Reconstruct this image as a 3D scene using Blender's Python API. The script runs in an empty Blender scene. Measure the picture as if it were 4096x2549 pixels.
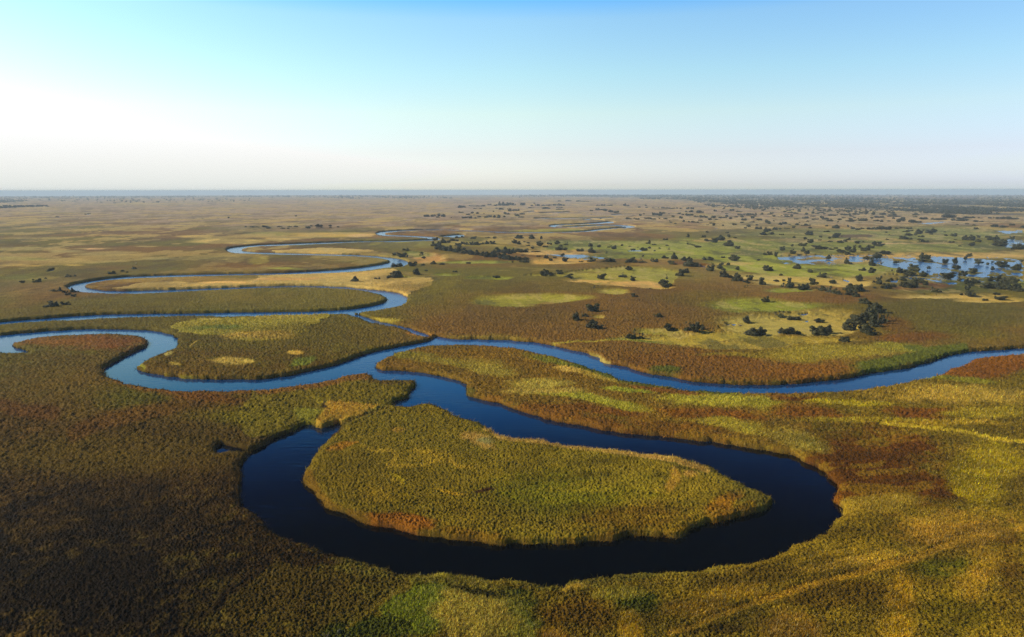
import bpy, math, random
import numpy as np
from mathutils import Vector

SEED = 7
rng = np.random.default_rng(SEED)
random.seed(SEED)
scene = bpy.context.scene
C = scene.collection

# ------------------------------------------------------------------ camera model
F = 2731.0                      # focal length in photograph pixels (4096 wide)
PITCH = math.radians(10.63)
CAMH = 100.0
RAD = 5.4e6                  # curvature of the plain
CP, SP = math.cos(PITCH), math.sin(PITCH)
CX, CY = 2048.0, 1274.5
ROLL = math.radians(0.07)
CR, SR = math.cos(ROLL), math.sin(ROLL)

def drop(x, y):
    return -(x * x + y * y) / (2 * RAD)

def unproject(u, v, z=0.0):
    """photo pixel -> point of the plain at height z above it"""
    u = np.asarray(u, float); v = np.asarray(v, float)
    a = (u - CX) / F; b = -(v - CY) / F
    a, b = a * CR - b * SR, a * SR + b * CR
    dx, dy, dz = a, CP + b * SP, -SP + b * CP
    A = (dx * dx + dy * dy) / (2 * RAD)
    disc = np.maximum(dz * dz - 4 * A * (CAMH - z), 0)
    t = (-dz - np.sqrt(disc)) / (2 * A)
    return t * dx, t * dy, t

def project(x, y, z):
    """point at height z above the plain -> photo pixel"""
    zz = z + drop(x, y) - CAMH
    d = y * CP - zz * SP
    d = np.maximum(d, 1e-3)
    b = (y * SP + zz * CP) / d
    a = x / d
    a, b = a * CR + b * SR, -a * SR + b * CR
    return CX + F * a, CY - F * b

FR = {'A1': (0, 720, 2.373), 'A2': (1024, 720, 2.373), 'A3': (2048, 720, 2.373), 'A4': (3072, 720, 2.373),
      'B1': (0, 1100, 2.3623), 'B2': (1024, 1100, 2.3623), 'B3': (2048, 1100, 2.3623), 'B4': (3072, 1100, 2.3623),
      'C1': (0, 1700, 1.78125), 'C2': (1024, 1700, 1.78125), 'C3': (2048, 1700, 1.78125), 'C4': (3072, 1700, 1.78125),
      'E1': (1440, 890, 3.797), 'E2': (2040, 820, 3.797), 'E3': (3072, 960, 2.373), 'E5': (2500, 1130, 2.209),
      'S': (0, 0, 1.0)}

def P(*args):
    """P('B1', 'x,y x,y ...', 'B2', '...') -> list of photo pixels"""
    out = []
    for k in range(0, len(args), 2):
        x0, y0, s = FR[args[k]]
        for tok in args[k + 1].split():
            a, b = tok.split(',')
            out.append((x0 + float(a) / s, y0 + float(b) / s))
    return out

# ------------------------------------------------------------------ rivers
RIVERS = []
# main river, its forks and the big foreground loop
RIVERS.append((2.4, P(
 'B1', '-3900,700 -1200,600 -300,575 0,562 200,545 450,520 700,508 950,505 1200,508 1400,518 1540,535 1650,562 1690,595 1695,612 1680,640 1620,690 1550,715 1480,735 1400,765 1330,805 1295,845 1285,880 1310,905 1400,925 1480,932 1560,950 1700,968 1850,978 2050,982 2250,980 2419,983',
 'B2', '0,983 150,972 300,948 450,915 600,882 750,845 900,795 1050,737 1200,702 1400,665 1600,630 1652,615 1665,600 1662,575 1740,585 1850,605 2000,608 2200,612 2419,622',
 'B3', '0,630 130,632 250,648 400,672 500,695 560,718 680,735 760,760 850,800 810,808 870,836 1000,858 1100,880 1150,903 1300,940 1500,975 1700,1010 1850,1030 2100,1042 2419,1045',
 'B4', '0,1047 200,1040 450,1015 650,1000 800,978 900,950 1100,915 1300,890 1450,855 1550,815 1700,775 1900,740 2100,722 2250,712 2419,703 2900,686 3600,712 4500,780 6400,900 6400,980 4500,850 3600,758 2900,727 2419,745 2250,760 2100,775 1950,800 1850,850 1740,895 1600,945 1500,980 1350,1015 1150,1045 900,1075 700,1090 450,1105 200,1115 0,1115',
 'B3', '2200,1105 1900,1095 1700,1080 1550,1060 1400,1040 1200,1015 1000,970 940,930 750,880 600,825 450,780 300,745 150,710 0,682',
 'B2', '2200,662 2000,652 1800,650 1650,655 1500,680 1350,715 1230,765 1150,810 1140,835 1118,855 1140,885 1200,902 1350,905 1520,915 1700,945 1850,985 1990,1035 2015,1060 1985,1100 1990,1130 2040,1155 2150,1180 2250,1205 2419,1260',
 'B3', '150,1312 350,1365 600,1420 800,1460 950,1480 1100,1500',
 'C3', '905,66 1100,95 1250,108 1400,115 1550,140 1650,160 1780,178',
 'C4', '0,192 100,208 180,222 240,262 330,300 420,350 440,390 490,430 500,480 485,520 490,570 540,622 530,635 475,660 465,710 400,750 330,800 200,850 100,890 0,932',
 'C3', '1700,960 1500,995 1300,1030 1100,1045 900,1050 740,1070 715,1105 670,1080 550,1080 430,1090 380,1115 350,1150 330,1110 200,1100 0,1090',
 'C2', '1650,1080 1500,1070 1400,1070 1300,1055 1260,1070 1230,1075 1100,1050 900,1010 750,970 600,920 450,865 300,820 200,780 140,750 50,680 0,620',
 'C1', '1750,565 1710,490 1690,400 1690,330 1700,270 1735,215 1750,180',
 'C2', '0,165 50,140 150,90 230,38', 'B2', '300,1490 350,1455 420,1420 470,1412 545,1412 560,1435 620,1450 700,1420 780,1390 830,1372 837,1405 810,1440 760,1462 700,1490',
 'C2', '520,75 500,120 440,170 390,220 355,290 345,400 380,470 450,530 500,585 620,625 750,690 870,720 1000,745 1150,780 1300,790 1420,820 1600,830 1740,850',
 'C3', '0,845 200,845 400,848 550,835 750,815 850,790 1000,800 1200,790 1300,740 1380,715 1480,700 1600,662 1720,640 1812,605',
 'C4', '5,570 20,550 0,522', 'C3', '1806,474 1712,438 1604,392 1500,350 1430,300 1300,260 1180,225 1000,200 850,180 650,160 450,138 300,125 230,100 150,88 0,82',
 'C2', '1760,75 1700,55 1650,10', 'B2', '2230,1480 2200,1440 2100,1390 1950,1335 1850,1290 1750,1240 1650,1205 1550,1205 1480,1220 1440,1232 1350,1225 1240,1214 1245,1200 1320,1190 1400,1180 1440,1150 1400,1105 1480,1075 1515,1030 1510,990 1460,980 1350,980 1250,978 1150,978 1100,968 1085,935 1050,915 950,920 850,935 750,965 600,1000 450,1020 300,1038 150,1055 0,1065',
 'B1', '2200,1078 2000,1080 1800,1078 1600,1072 1450,1058 1300,1030 1150,1000 1080,960 1000,935 960,905 955,885 1000,850 1100,800 1200,745 1320,700 1380,650 1390,615 1360,580 1280,560 1150,545 1000,535 850,540 650,545 500,555 350,570 230,595 130,630 125,650 150,680 220,695 300,700 290,710 150,718 0,712 -300,705 -1200,730 -3900,860')))
RIVERS.append((2.0, P('C1', '1750,170 1690,168 1640,158 1590,142 1545,132 1515,150 1520,185 1545,192 1590,178 1640,166 1690,172 1745,180')))
# second river with its S bends
RIVERS.append((2.4, P(
 'B1', '-3900,600 -1300,505 -300,460 0,438 250,415 450,400 650,385 850,372 1050,365 1300,362 1600,360 1900,358 2200,352 2419,350',
 'B2', '200,348 500,345 700,335 850,325 950,312 1100,290 1200,262 1235,235 1235,210 1200,180 1100,155 950,130 800,118 600,107 300,103',
 'A1', '2430,1012 2200,1022 1900,1035 1700,1045 1500,1055 1300,1062 1000,1060 850,1052 750,1042 680,1030 640,1020 618,1010 640,998 720,978 800,962 900,945 1050,925 1200,912 1400,905 1700,895 2000,890 2430,884',
 'A2', '300,877 600,862 850,845 1000,830 1100,815 1200,800 1270,778 1282,765 1240,745 1150,730 1000,718 800,711 500,703 250,698 0,692',
 'A1', '2380,690 2300,688 2200,682 2150,667 2138,656 2160,645 2250,632 2350,622 2430,614',
 'E1', '0,283 300,281 600,279 900,268 1100,258 1180,262 1230,255 1190,245 1130,235 1000,228 850,215 650,203 450,196 300,188 235,168 220,160 280,146 400,134 600,121 900,110 1200,107 1500,113 1800,128 2100,143',
 'E2', '0,412 300,415 600,416 900,412 1150,402 1250,388 1350,374 1500,363 1700,351 1775,345 1790,330 1600,316 1400,316 1200,324 1000,336 750,339 670,337 600,330 560,320 650,306 850,299 1100,291 1300,278 1470,264 1510,252 1620,262 1600,272 1400,283 1100,295 850,303 690,318 675,332 750,335 1000,331 1200,319 1400,311 1600,311 1770,313 1900,325 1940,337 1780,355 1600,360 1400,380 1250,402 1150,406 900,417 600,421 300,420 0,418',
 'E1', '2100,147 1800,132 1500,116 1200,110 900,113 650,125 450,143 345,163 400,183 500,189 700,196 900,206 1050,214 1180,225 1245,240 1235,258 1190,270 1100,267 900,274 600,284 300,286 0,288',
 'A1', '2430,622 2360,630 2310,640 2290,654 2300,665 2350,675 2430,682',
 'A2', '250,690 500,697 800,705 1000,712 1150,722 1260,735 1350,745 1430,765 1464,782 1450,795 1350,822 1250,822 1150,838 1000,855 800,868 500,880 200,888',
 'A1', '2430,888 2000,896 1600,906 1300,916 1100,931 1000,940 900,955 830,977 795,1000 830,1018 900,1030 1000,1042 1150,1050 1300,1045 1600,1038 1850,1028 2100,1020 2430,1008',
 'B2', '300,99 600,101 850,112 1000,128 1200,148 1340,168 1420,195 1450,215 1440,240 1400,270 1300,297 1150,320 1000,340 930,350 925,365 950,372 1010,390 1080,405 1100,425 1200,450 1320,470 1440,500 1500,515 1545,550 1600,558 1660,570 1662,580 1560,562 1490,548 1445,520 1430,508 1320,477 1200,459 1110,440 1070,437 1030,415 1000,395 930,390 890,368 870,357 750,356 600,362 400,366 200,368 0,374',
 'B1', '2200,378 2050,378 1950,369 1700,373 1400,378 1150,385 950,395 800,403 650,412 500,412 300,425 100,440 -300,475 -1300,527 -3900,632')))
# far cut-off channels
def thin(frame, pts, w=3.0, hz=2.4):
    x0, y0, s = FR[frame]
    q = [tuple(map(float, t.split(','))) for t in pts.split()]
    up = ['%f,%f' % (a, b - w / 2) for a, b in q]
    dn = ['%f,%f' % (a, b + w / 2) for a, b in reversed(q)]
    RIVERS.append((hz, P(frame, ' '.join(up + dn))))
thin('E2', '340,207 420,206 600,201 850,203 1100,201 1300,200 1540,197 1620,190', 4)
thin('E2', '180,119 260,110 365,101 430,101', 4)
thin('E2', '700,158 745,159', 5)
thin('E2', '1530,155 1690,149 1745,146', 4)
thin('E2', '430,122 700,117 960,106', 2)
thin('E2', '1100,223 1250,229 1450,240', 2)
thin('A1', '520,343 560,343 600,341', 5)
thin('A1', '800,320 840,316 880,312', 6)
thin('A1', '740,357 765,357', 4)
thin('A1', '435,862 480,850 535,832', 2, 2.6)
RIVERS.append((2.2, P('E1', '1200,208 1300,205 1400,196 1500,186 1620,184 1590,205 1560,226 1440,228 1380,215 1200,210')))

# ponds: (polygon, fraction of open water) - shallow flood water among grass
PONDS = []
def pond(frame, pts, frac): PONDS.append((P(frame, pts), frac))
pond('E3', '90,190 150,170 300,166 420,166 390,180 250,190 120,200', .85)
pond('E3', '270,215 390,195 560,188 670,185 640,203 450,208 330,215', .95)
pond('E3', '140,205 400,205 700,200 680,240 450,250 180,240', .42)
pond('E3', '790,160 880,148 980,155 900,185 880,215 800,215', .6)
pond('E3', '980,185 1200,175 1430,180 1440,215 1200,230 1050,250 1000,230', .5)
pond('E3', '1060,240 1190,225 1400,220 1600,225 1660,245 1690,280 1760,310 1620,345 1480,345 1440,300 1180,270', .86)
pond('E3', '1190,235 1300,222 1420,226 1440,240 1420,270 1330,275 1230,262', 1.0)
pond('E3', '1540,175 1650,168 1830,180 1960,185 2100,200 2250,215 2430,225 2430,270 2300,262 2100,262 1960,245 1800,236 1640,228 1560,215', .8)
pond('E3', '1670,245 1800,238 1960,248 2100,258 2180,280 2270,325 2170,322 1980,305 1850,290 1720,285', 1.0)
pond('E3', '1440,325 1560,322 1680,330 1600,347 1480,345', 1.0)
pond('E3', '1980,340 2080,322 2120,330 2060,372 1990,362', .75)
pond('E3', '1120,345 1230,338 1230,355 1150,356', .7)
pond('E3', '1120,420 1180,392 1250,390 1230,425', .75)
pond('E3', '960,150 1400,160 1900,165 2430,190 2430,330 2200,345 1500,345 1300,300 1000,240', .30)
pond('E3', '90,160 420,150 760,150 980,190 900,235 500,250 140,235', .30)
pond('E3', '1200,350 1700,350 2100,320 2430,330 2430,420 1500,420', .30)
pond('E3', '730,380 800,400 780,410 735,396', .8)
pond('E3', '1680,415 1800,415 1810,435 1720,440', .6)
pond('E3', '2280,0 2430,10 2430,40 2250,30', .6)
pond('E3', '2230,60 2300,68 2320,85 2240,80', .8)
pond('A4', '1360,428 1480,418 1600,410 1720,404 1640,420 1560,428 1480,430', .95)
pond('A4', '2150,500 2250,488 2430,492 2430,522 2250,520', .65)
pond('A4', '2180,580 2430,585 2430,640 2260,650 2200,610', .5)
pond('A4', '2380,895 2430,900 2430,1000 2390,980', .4)
pond('A3', '280,705 480,708 700,714 870,735 860,765 700,762 480,742 320,720', .5)
pond('A3', '500,706 700,712 760,722 640,738 530,730', .9)
pond('A3', '1090,672 1240,668 1230,684 1110,682', .7)
pond('A3', '1770,822 1840,824 1835,848 1780,840', .9)
pond('A3', '1900,462 1960,461 1950,468 1920,468', .9)
pond('B4', '190,372 240,370 230,382 200,384', .9)
pond('B4', '290,382 400,372 400,388 320,396', .95)
pond('B4', '60,540 120,536 120,565 80,568', .7)
pond('B4', '350,440 420,435 400,455 360,455', .5)
pond('B3', '1950,472 2080,470 2060,488 1980,492', .95)
pond('B3', '1890,515 2000,522 1980,538 1900,530', .5)
pond('B4', '1500,205 1620,208 1600,214', .5)

# ------------------------------------------------------------------ noise
def _h(ix, iy, seed):
    n = (ix * 374761393 + iy * 668265263 + seed * 974634777) & 0xFFFFFFFF
    n = ((n ^ (n >> 13)) * 1274126177) & 0xFFFFFFFF
    n = n ^ (n >> 16)
    return (n & 0xFFFFFF).astype(np.float32) / np.float32(0xFFFFFF)

def vn(x, y, seed=0):
    fx = np.floor(x); fy = np.floor(y)
    ix = fx.astype(np.int64); iy = fy.astype(np.int64)
    tx = (x - fx).astype(np.float32); ty = (y - fy).astype(np.float32)
    tx = tx * tx * (3 - 2 * tx); ty = ty * ty * (3 - 2 * ty)
    a = _h(ix, iy, seed); b = _h(ix + 1, iy, seed); c = _h(ix, iy + 1, seed); d = _h(ix + 1, iy + 1, seed)
    return (a + (b - a) * tx) * (1 - ty) + (c + (d - c) * tx) * ty

def fbm(x, y, seed=0, oct=3, gain=.5):
    s = 0; a = 1.0; t = 0
    for k in range(oct):
        s = s + a * vn(x * 2 ** k + 17.3 * k, y * 2 ** k - 9.1 * k, seed + k * 7); t += a; a *= gain
    return s / t

def sstep(a, b, x):
    t = np.clip((x - a) / (b - a), 0, 1)
    return t * t * (3 - 2 * t)

def lin(c):
    c = np.asarray(c, float) / 255.0
    return np.where(c <= .04045, c / 12.92, ((c + .055) / 1.055) ** 2.4)

def in_poly(px, py, poly):
    """even-odd test, vectorised over points"""
    inside = np.zeros(px.shape, bool)
    n = len(poly)
    for i in range(n):
        x1, y1 = poly[i]; x2, y2 = poly[(i + 1) % n]
        if y1 == y2: continue
        c = ((y1 > py) != (y2 > py)) & (px < (x2 - x1) * (py - y1) / (y2 - y1) + x1)
        inside ^= c
    return inside

# ------------------------------------------------------------------ polar grid of the marsh
phi_f = np.radians(np.arange(-53, 53.001, 0.057))
phi_c = np.radians(np.linspace(53, 307, 300))[1:-1]
PHI = np.concatenate([phi_f, phi_c])
NF = len(phi_f)
vv = np.concatenate([np.arange(2760, 800, -1.85), np.arange(800, 780.2, -1.2)])
_, RR, _ = unproject(np.full_like(vv, CX), vv, 0.0)
RR = RR[np.isfinite(RR)]
RR = np.concatenate([np.linspace(2, RR[0], 26)[:-1], RR, [RR[-1] + 1500, RR[-1] + 4500, RR[-1] + 9000]])
RR = np.unique(RR)
NR, NC = len(RR), len(PHI)
R2, P2 = np.meshgrid(RR, PHI, indexing='ij')
GX = (R2 * np.sin(P2)).astype(np.float64); GY = (R2 * np.cos(P2)).astype(np.float64)
print('grid', NR, NC)

# river polygons into the world
def world_poly(hz, pts):
    pts = np.array(pts)
    # clean duplicates, densify
    out = []
    for i in range(len(pts)):
        a = pts[i]; b = pts[(i + 1) % len(pts)]
        n = max(1, int(np.hypot(*(b - a)) / 12))
        for k in range(n): out.append(a + (b - a) * k / n)
    q = np.array(out)
    # light smoothing
    for _ in range(1):
        q = .25 * np.roll(q, 1, 0) + .5 * q + .25 * np.roll(q, -1, 0)
    area = 0.5 * np.sum(q[:, 0] * np.roll(q[:, 1], -1) - np.roll(q[:, 0], -1) * q[:, 1])
    t = np.roll(q, -1, 0) - np.roll(q, 1, 0)
    L = np.hypot(t[:, 0], t[:, 1]) + 1e-9
    nrm = np.stack([t[:, 1], -t[:, 0]], 1) / L[:, None]
    if area < 0: nrm = -nrm
    # outward normal pointing down the picture = bank on the camera's side: its reed tops hide the waterline
    near = sstep(-0.05, 0.30, nrm[:, 1])
    for _ in range(2):
        near = .25 * np.roll(near, 1) + .5 * near + .25 * np.roll(near, -1)
    x, y, _ = unproject(q[:, 0], q[:, 1], hz * 1.1 * near)
    w = np.stack([x, y], 1)
    out = []
    for i in range(len(w)):
        a = w[i]; b = w[(i + 1) % len(w)]
        n = int(np.clip(np.hypot(*(b - a)) / max(1.2, np.hypot(*a) / 300.), 1, 12))
        for k in range(n): out.append(a + (b - a) * k / n)
    w = np.array(out)
    t = np.roll(w, -1, 0) - np.roll(w, 1, 0); t /= np.linalg.norm(t, axis=1)[:, None] + 1e-9
    dd = (vn(w[:, 0] / 2.6, w[:, 1] / 2.6, 201) - .5) * 1.5 + (vn(w[:, 0] / 8., w[:, 1] / 8., 202) - .5) * 2.4
    w[:, 0] += t[:, 1] * dd; w[:, 1] -= t[:, 0] * dd
    return w

WP = [world_poly(h, p) for h, p in RIVERS]

def raster(polys):
    """inside mask and clipped distance to the outline on the fine part of the grid"""
    cross = np.zeros((NR + 1, NC), np.int32)
    dist = np.full((NR, NC), 30.0, np.float32)
    for w in polys:
        pr = np.hypot(w[:, 0], w[:, 1]); pp = np.arctan2(w[:, 0], w[:, 1])
        n = len(w)
        for i in range(n):
            j = (i + 1) % n
            p1, p2, r1, r2 = pp[i], pp[j], pr[i], pr[j]
            lo, hi = (p1, p2) if p1 < p2 else (p2, p1)
            c0 = np.searchsorted(phi_f, lo, 'right'); c1 = np.searchsorted(phi_f, hi, 'right')
            if c1 > c0:
                ph = phi_f[c0:c1]
                rc = r1 + (r2 - r1) * (ph - p1) / (p2 - p1)
                ri = np.searchsorted(RR, rc)
                np.add.at(cross, (ri, np.arange(c0, c1)), 1)
            m = 10.0
            rmin = max(min(r1, r2), 5.)
            a0 = np.searchsorted(RR, min(r1, r2) - m); a1 = np.searchsorted(RR, max(r1, r2) + m)
            b0 = np.searchsorted(phi_f, lo - m / rmin); b1 = np.searchsorted(phi_f, hi + m / rmin)
            if a1 <= a0 or b1 <= b0: continue
            X = GX[a0:a1, b0:b1]; Y = GY[a0:a1, b0:b1]
            ex, ey = w[j] - w[i]
            L2 = ex * ex + ey * ey + 1e-9
            tt = np.clip(((X - w[i, 0]) * ex + (Y - w[i, 1]) * ey) / L2, 0, 1)
            d = np.hypot(X - w[i, 0] - tt * ex, Y - w[i, 1] - tt * ey)
            dist[a0:a1, b0:b1] = np.minimum(dist[a0:a1, b0:b1], d)
    return cross, dist

# put a pair of grid points on every bank so that the reed wall drops straight into the water
snapped = np.zeros((NR, NC), bool)
for w in WP:
    pr = np.hypot(w[:, 0], w[:, 1]); pp = np.arctan2(w[:, 0], w[:, 1])
    for i in range(len(w)):
        j = (i + 1) % len(w)
        lo, hi = min(pp[i], pp[j]), max(pp[i], pp[j])
        c0 = np.searchsorted(phi_f, lo, 'right'); c1 = np.searchsorted(phi_f, hi, 'right')
        for c in range(c0, c1):
            rc = pr[i] + (pr[j] - pr[i]) * (phi_f[c] - pp[i]) / (pp[j] - pp[i])
            ri = int(np.searchsorted(RR, rc))
            if ri < 3 or ri >= NR - 2: continue
            if not snapped[ri - 1, c]: R2[ri - 1, c] = rc - .04; snapped[ri - 1, c] = True
            if not snapped[ri, c]: R2[ri, c] = rc + .04; snapped[ri, c] = True
GX = R2 * np.sin(P2); GY = R2 * np.cos(P2)

inside = np.zeros((NR, NC), bool)
DIST = np.full((NR, NC), 30.0, np.float32)
for w in WP:
    cr, d = raster([w])
    inside |= (np.cumsum(cr[:NR], 0) % 2 == 1)
    DIST = np.minimum(DIST, d)
inside[:, NF:] = False
SD = np.where(inside, -DIST, DIST)

GX32 = GX; GY32 = GY
# picture position of each point of the reed tops (used only to find where the photo's patches lie)
U, V = project(GX, GY, 2.6)
behind = GY < 20
U[behind] = -9999; V[behind] = 9999
# ragged patch borders: wander of the map coordinates, in metres turned to map units
wl = np.clip(R2 / 18., 9, 120)
n1 = fbm(GX / 38., GY / 38., 11, 4, .6) - .5
n2 = fbm(GX / 38., GY / 38., 12, 4, .6) - .5
pxm = F / np.maximum(R2, 30)                     # photo pixels per metre across
n3 = fbm(GX / 160., GY / 160., 13, 3) - .5
n4 = fbm(GX / 160., GY / 160., 14, 3) - .5
UW = U + (n1 * 22 + n3 * 60) * np.minimum(pxm, 6)
VW = V + (n2 * 26 + n4 * 60) * np.minimum(pxm, 6) * np.clip(CAMH / np.maximum(R2, 30), 0, 1)

BROWN = (112, 84, 42); OLIVE = (102, 92, 38)
col = np.zeros((NR, NC, 3), np.float32)
big = fbm(GX / 230., GY / 230., 3, 4)[..., None]
col[:] = lin(BROWN) * (1 - sstep(.40, .62, big)) + lin(OLIVE) * sstep(.40, .62, big)
hgt = np.full((NR, NC), 2.8, np.float32)      # canopy height
cls = np.zeros((NR, NC), np.float32)          # 1 = feathery reeds

nearw = (1 - sstep(250, 900, R2))
dith = nearw * (.55 * fbm(GX / 2.2, GY / 2.2, 91, 2) + .45 * fbm(GX / 11., GY / 11., 92, 3)) + (1 - nearw) * fbm(GX / 45., GY / 70., 93, 5, .65)
dith = (dith - .5).astype(np.float32)
PATCH = []
def E(frame, cx, cy, rx, ry, c, rot=0, soft=.35, h=None, k=None, a=1.0):
    x0, y0, s = FR[frame]
    PATCH.append(('e', (x0 + cx / s, y0 + cy / s, rx / s, ry / s, math.radians(rot)), c, soft, h, k, a))
def G(args, c, h=None, k=None, a=1.0):
    PATCH.append(('p', P(*args), c, 0, h, k, a))
def LN(args, w, c, h=None, k=None, a=1.0):
    PATCH.append(('l', P(*args), c, w, h, k, a))

TAN = (196, 162, 104); GOLD = (182, 152, 78); YG = (148, 140, 58); LIME = (142, 142, 54); RUST = (118, 70, 30)
GRN = (116, 118, 50); FORE = (72, 66, 44)
# broad fields
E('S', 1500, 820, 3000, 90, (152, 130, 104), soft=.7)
E('S', 600, 1950, 1500, 620, (74, 54, 22), soft=.6)  # brown reeds; vignette darkening painted into this patch and the next
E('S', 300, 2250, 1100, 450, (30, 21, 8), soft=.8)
E('S', 700, 1560, 900, 150, (96, 76, 30), soft=.6)
E('S', 450, 1800, 700, 70, (88, 70, 26), soft=.7)
G(('C2', '-60,1100 300,900 700,1000 1000,1060 1230,1090 1000,1250 600,1520 -60,1600'), (76, 62, 22))
G(('C2', '1230,1060 1824,1060', 'C3', '350,1120 1000,1040 1824,920', 'C4', '500,700 560,600 400,250', 'B3', '2419,1100', 'B4', '900,1060 1500,980 2600,740 2700,3000', 'S', '4400,2700 1700,2700 1500,2560', 'C2', '600,1512'), (108, 88, 29), h=3.0, k=.5)
# far plain streaks
for a in ((150,640,330,20),(620,665,160,13),(1000,690,330,20),(900,640,250,8),(560,745,260,24),(960,755,200,12),(1480,745,170,12),(1000,550,180,15),(350,540,300,14),(1300,470,250,10),(1400,620,120,6),(2200,750,120,26),(1750,425,230,8),(300,385,300,7),(1150,385,120,6),(400,300,400,6),(1500,215,500,5),(2100,262,300,4),(2300,240,250,4),(500,470,90,5)):
    E('A1', *a, (158, 140, 84), a=.75)
E('A1', 150, 795, 250, 14, GOLD, a=.8); E('A1', 640, 790, 100, 8, GOLD, a=.8)
E('A1', 180, 735, 300, 22, (118, 122, 60)); E('A1', 120, 925, 260, 45, (118, 116, 48), soft=.6)
E('A1', 1900, 530, 230, 15, (186, 160, 92)); E('A1', 2150, 572, 300, 22, (186, 160, 92))
E('A1', 900, 645, 110, 7, (205, 160, 110))
for a in ((300,372,260,8),(1500,310,150,4),(600,300,120,4),(1600,410,120,6),(1100,235,300,4),(700,205,300,4),(200,228,200,4),(1000,190,600,4),(150,355,150,5)):
    E('A2', *a, (172, 146, 96), a=.7)
G(('A2', '130,665 300,655 600,642 900,650 1150,658 1180,680 900,690 600,690 250,682'), (190, 160, 96), k=.7)
E('A2', 720, 518, 480, 22, GOLD); E('A2', 290, 556, 180, 11, (200, 165, 90)); E('A2', 130, 512, 260, 26, (140, 128, 66))
E('A2', 1020, 525, 130, 14, TAN)
E('A2', 50, 750, 110, 45, (150, 134, 62)); E('A2', 300, 838, 240, 12, (150, 145, 66))
E('A2', 1850, 600, 900, 45, (126, 116, 54), soft=.7)
G(('A1', '1160,1025 1400,975 1800,950 2100,945 2430,940', 'A2', '0,900 400,888 800,876 1100,852 1300,836 1260,870 1290,900 1600,922 1680,945 1640,990 1500,1040 1380,1055 1200,1040 900,1005 500,990 0,990', 'A1', '2100,1010 1700,1025 1400,1040'), (186, 156, 96), h=3.2, k=1)
E('A1', 1700, 945, 700, 22, (140, 112, 58)); E('A1', 2200, 968, 280, 9, (214, 172, 108), k=1); E('A2', 250, 935, 300, 14, (196, 150, 96), k=1)
E('A2', 1400, 890, 260, 26, (122, 104, 50)); E('A2', 1230, 910, 120, 12, (130, 140, 52), h=.6)
E('A2', 1630, 730, 160, 50, (176, 132, 70), h=.5); E('A2', 1560, 690, 140, 26, (120, 116, 46), h=.6)
E('A2', 2050, 765, 300, 14, (122, 138, 56), h=.6); E('A2', 1700, 880, 200, 10, (126, 132, 50), h=.8)
E('A2', 2150, 915, 220, 18, (130, 136, 46), h=.8); E('A2', 2000, 985, 500, 50, (108, 98, 40), soft=.7)
# yellow reed patch between the rivers
G(('B1', '1620,490 1830,425 2050,412 2419,400', 'B2', '400,368 620,365 800,385 760,430 640,480 520,530 540,560 440,600 250,655 0,655', 'B1', '2300,630 2150,595 1900,580 1700,545'), (150, 136, 62), h=3.3, k=1)
E('B2', 130, 605, 330, 42, (196, 160, 84), k=1); E('B2', 250, 410, 400, 30, (158, 140, 70), k=1); E('B1', 2050, 520, 300, 30, (112, 116, 56), k=1)
E('B1', 1960, 425, 90, 12, (176, 158, 90), k=1)
E('B1', 1680, 760, 58, 17, (186, 168, 104), k=1); E('B1', 2260, 835, 190, 36, (178, 154, 86), k=1); E('B1', 1660, 860, 70, 16, (160, 140, 72), k=1)
E('B1', 1910, 665, 34, 26, (168, 140, 70), rot=50, k=1); E('B2', 40, 845, 80, 20, (190, 166, 92), k=1)
E('B2', 560, 775, 85, 14, (200, 166, 88), k=1); E('B2', 600, 838, 150, 26, (100, 110, 46), rot=-12)
E('B1', 1330, 845, 40, 52, (134, 130, 40), h=1.6); LN(('B1', '1300,895 1400,912 1560,940 1700,955 1850,965 2050,970'), 9, (146, 132, 44), h=1.0)
E('B1', 880, 640, 480, 80, (112, 72, 38), soft=.6); E('B1', 500, 640, 420, 40, (122, 84, 40), soft=.6)
E('B1', 1300, 1150, 560, 100, (84, 78, 26), soft=.6)
LN(('B1', '1100,980 1300,1045 1600,1085 2000,1095 2419,1085'), 26, (112, 74, 36), a=.6)
E('B1', 1900, 1200, 480, 45, (110, 72, 30), rot=8, soft=.7); LN(('B1', '2419,1260 2100,1210 1800,1190 1500,1280 1250,1320 900,1400 700,1500'), 44, (100, 66, 28), a=.55)
LN(('B1', '0,1240 200,1280 500,1300'), 40, (90, 54, 24), a=.55); E('B1', 2300, 1340, 420, 100, (104, 92, 28), soft=.6)
E('B2', 1100, 385, 10, 10, OLIVE)
E('B2', 1270, 395, 170, 20, (160, 142, 62), h=3.2, k=1); E('B2', 700, 600, 900, 120, (96, 84, 36), soft=.6, a=.7)
E('B2', 1600, 545, 160, 22, (160, 116, 60)); E('B2', 2200, 560, 500, 30, (124, 104, 48), soft=.6)
# lower-left peninsula
G(('B1', '2300,1100', 'B2', '0,1100 400,1050 800,980 1060,950 1120,990 1480,1010 1480,1060 1400,1110 1420,1150 1200,1230 1000,1300 830,1370 560,1430 440,1410 200,1500 0,1560', 'B1', '2200,1400'), (112, 100, 34))
LN(('B2', '0,1085 300,1060 600,1025 850,960 1050,938'), 22, (116, 84, 40))
G(('B2', '650,1205 850,1210 1050,1240 960,1310 830,1360 640,1430 565,1425 560,1350 600,1290'), (172, 136, 58), h=3.2, k=1)
E('B2', 430, 1330, 140, 60, (142, 134, 54), k=1); E('B2', 580, 1190, 45, 34, (140, 124, 44), k=1); E('B2', 620, 1250, 22, 50, (52, 40, 18), rot=20)
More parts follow.
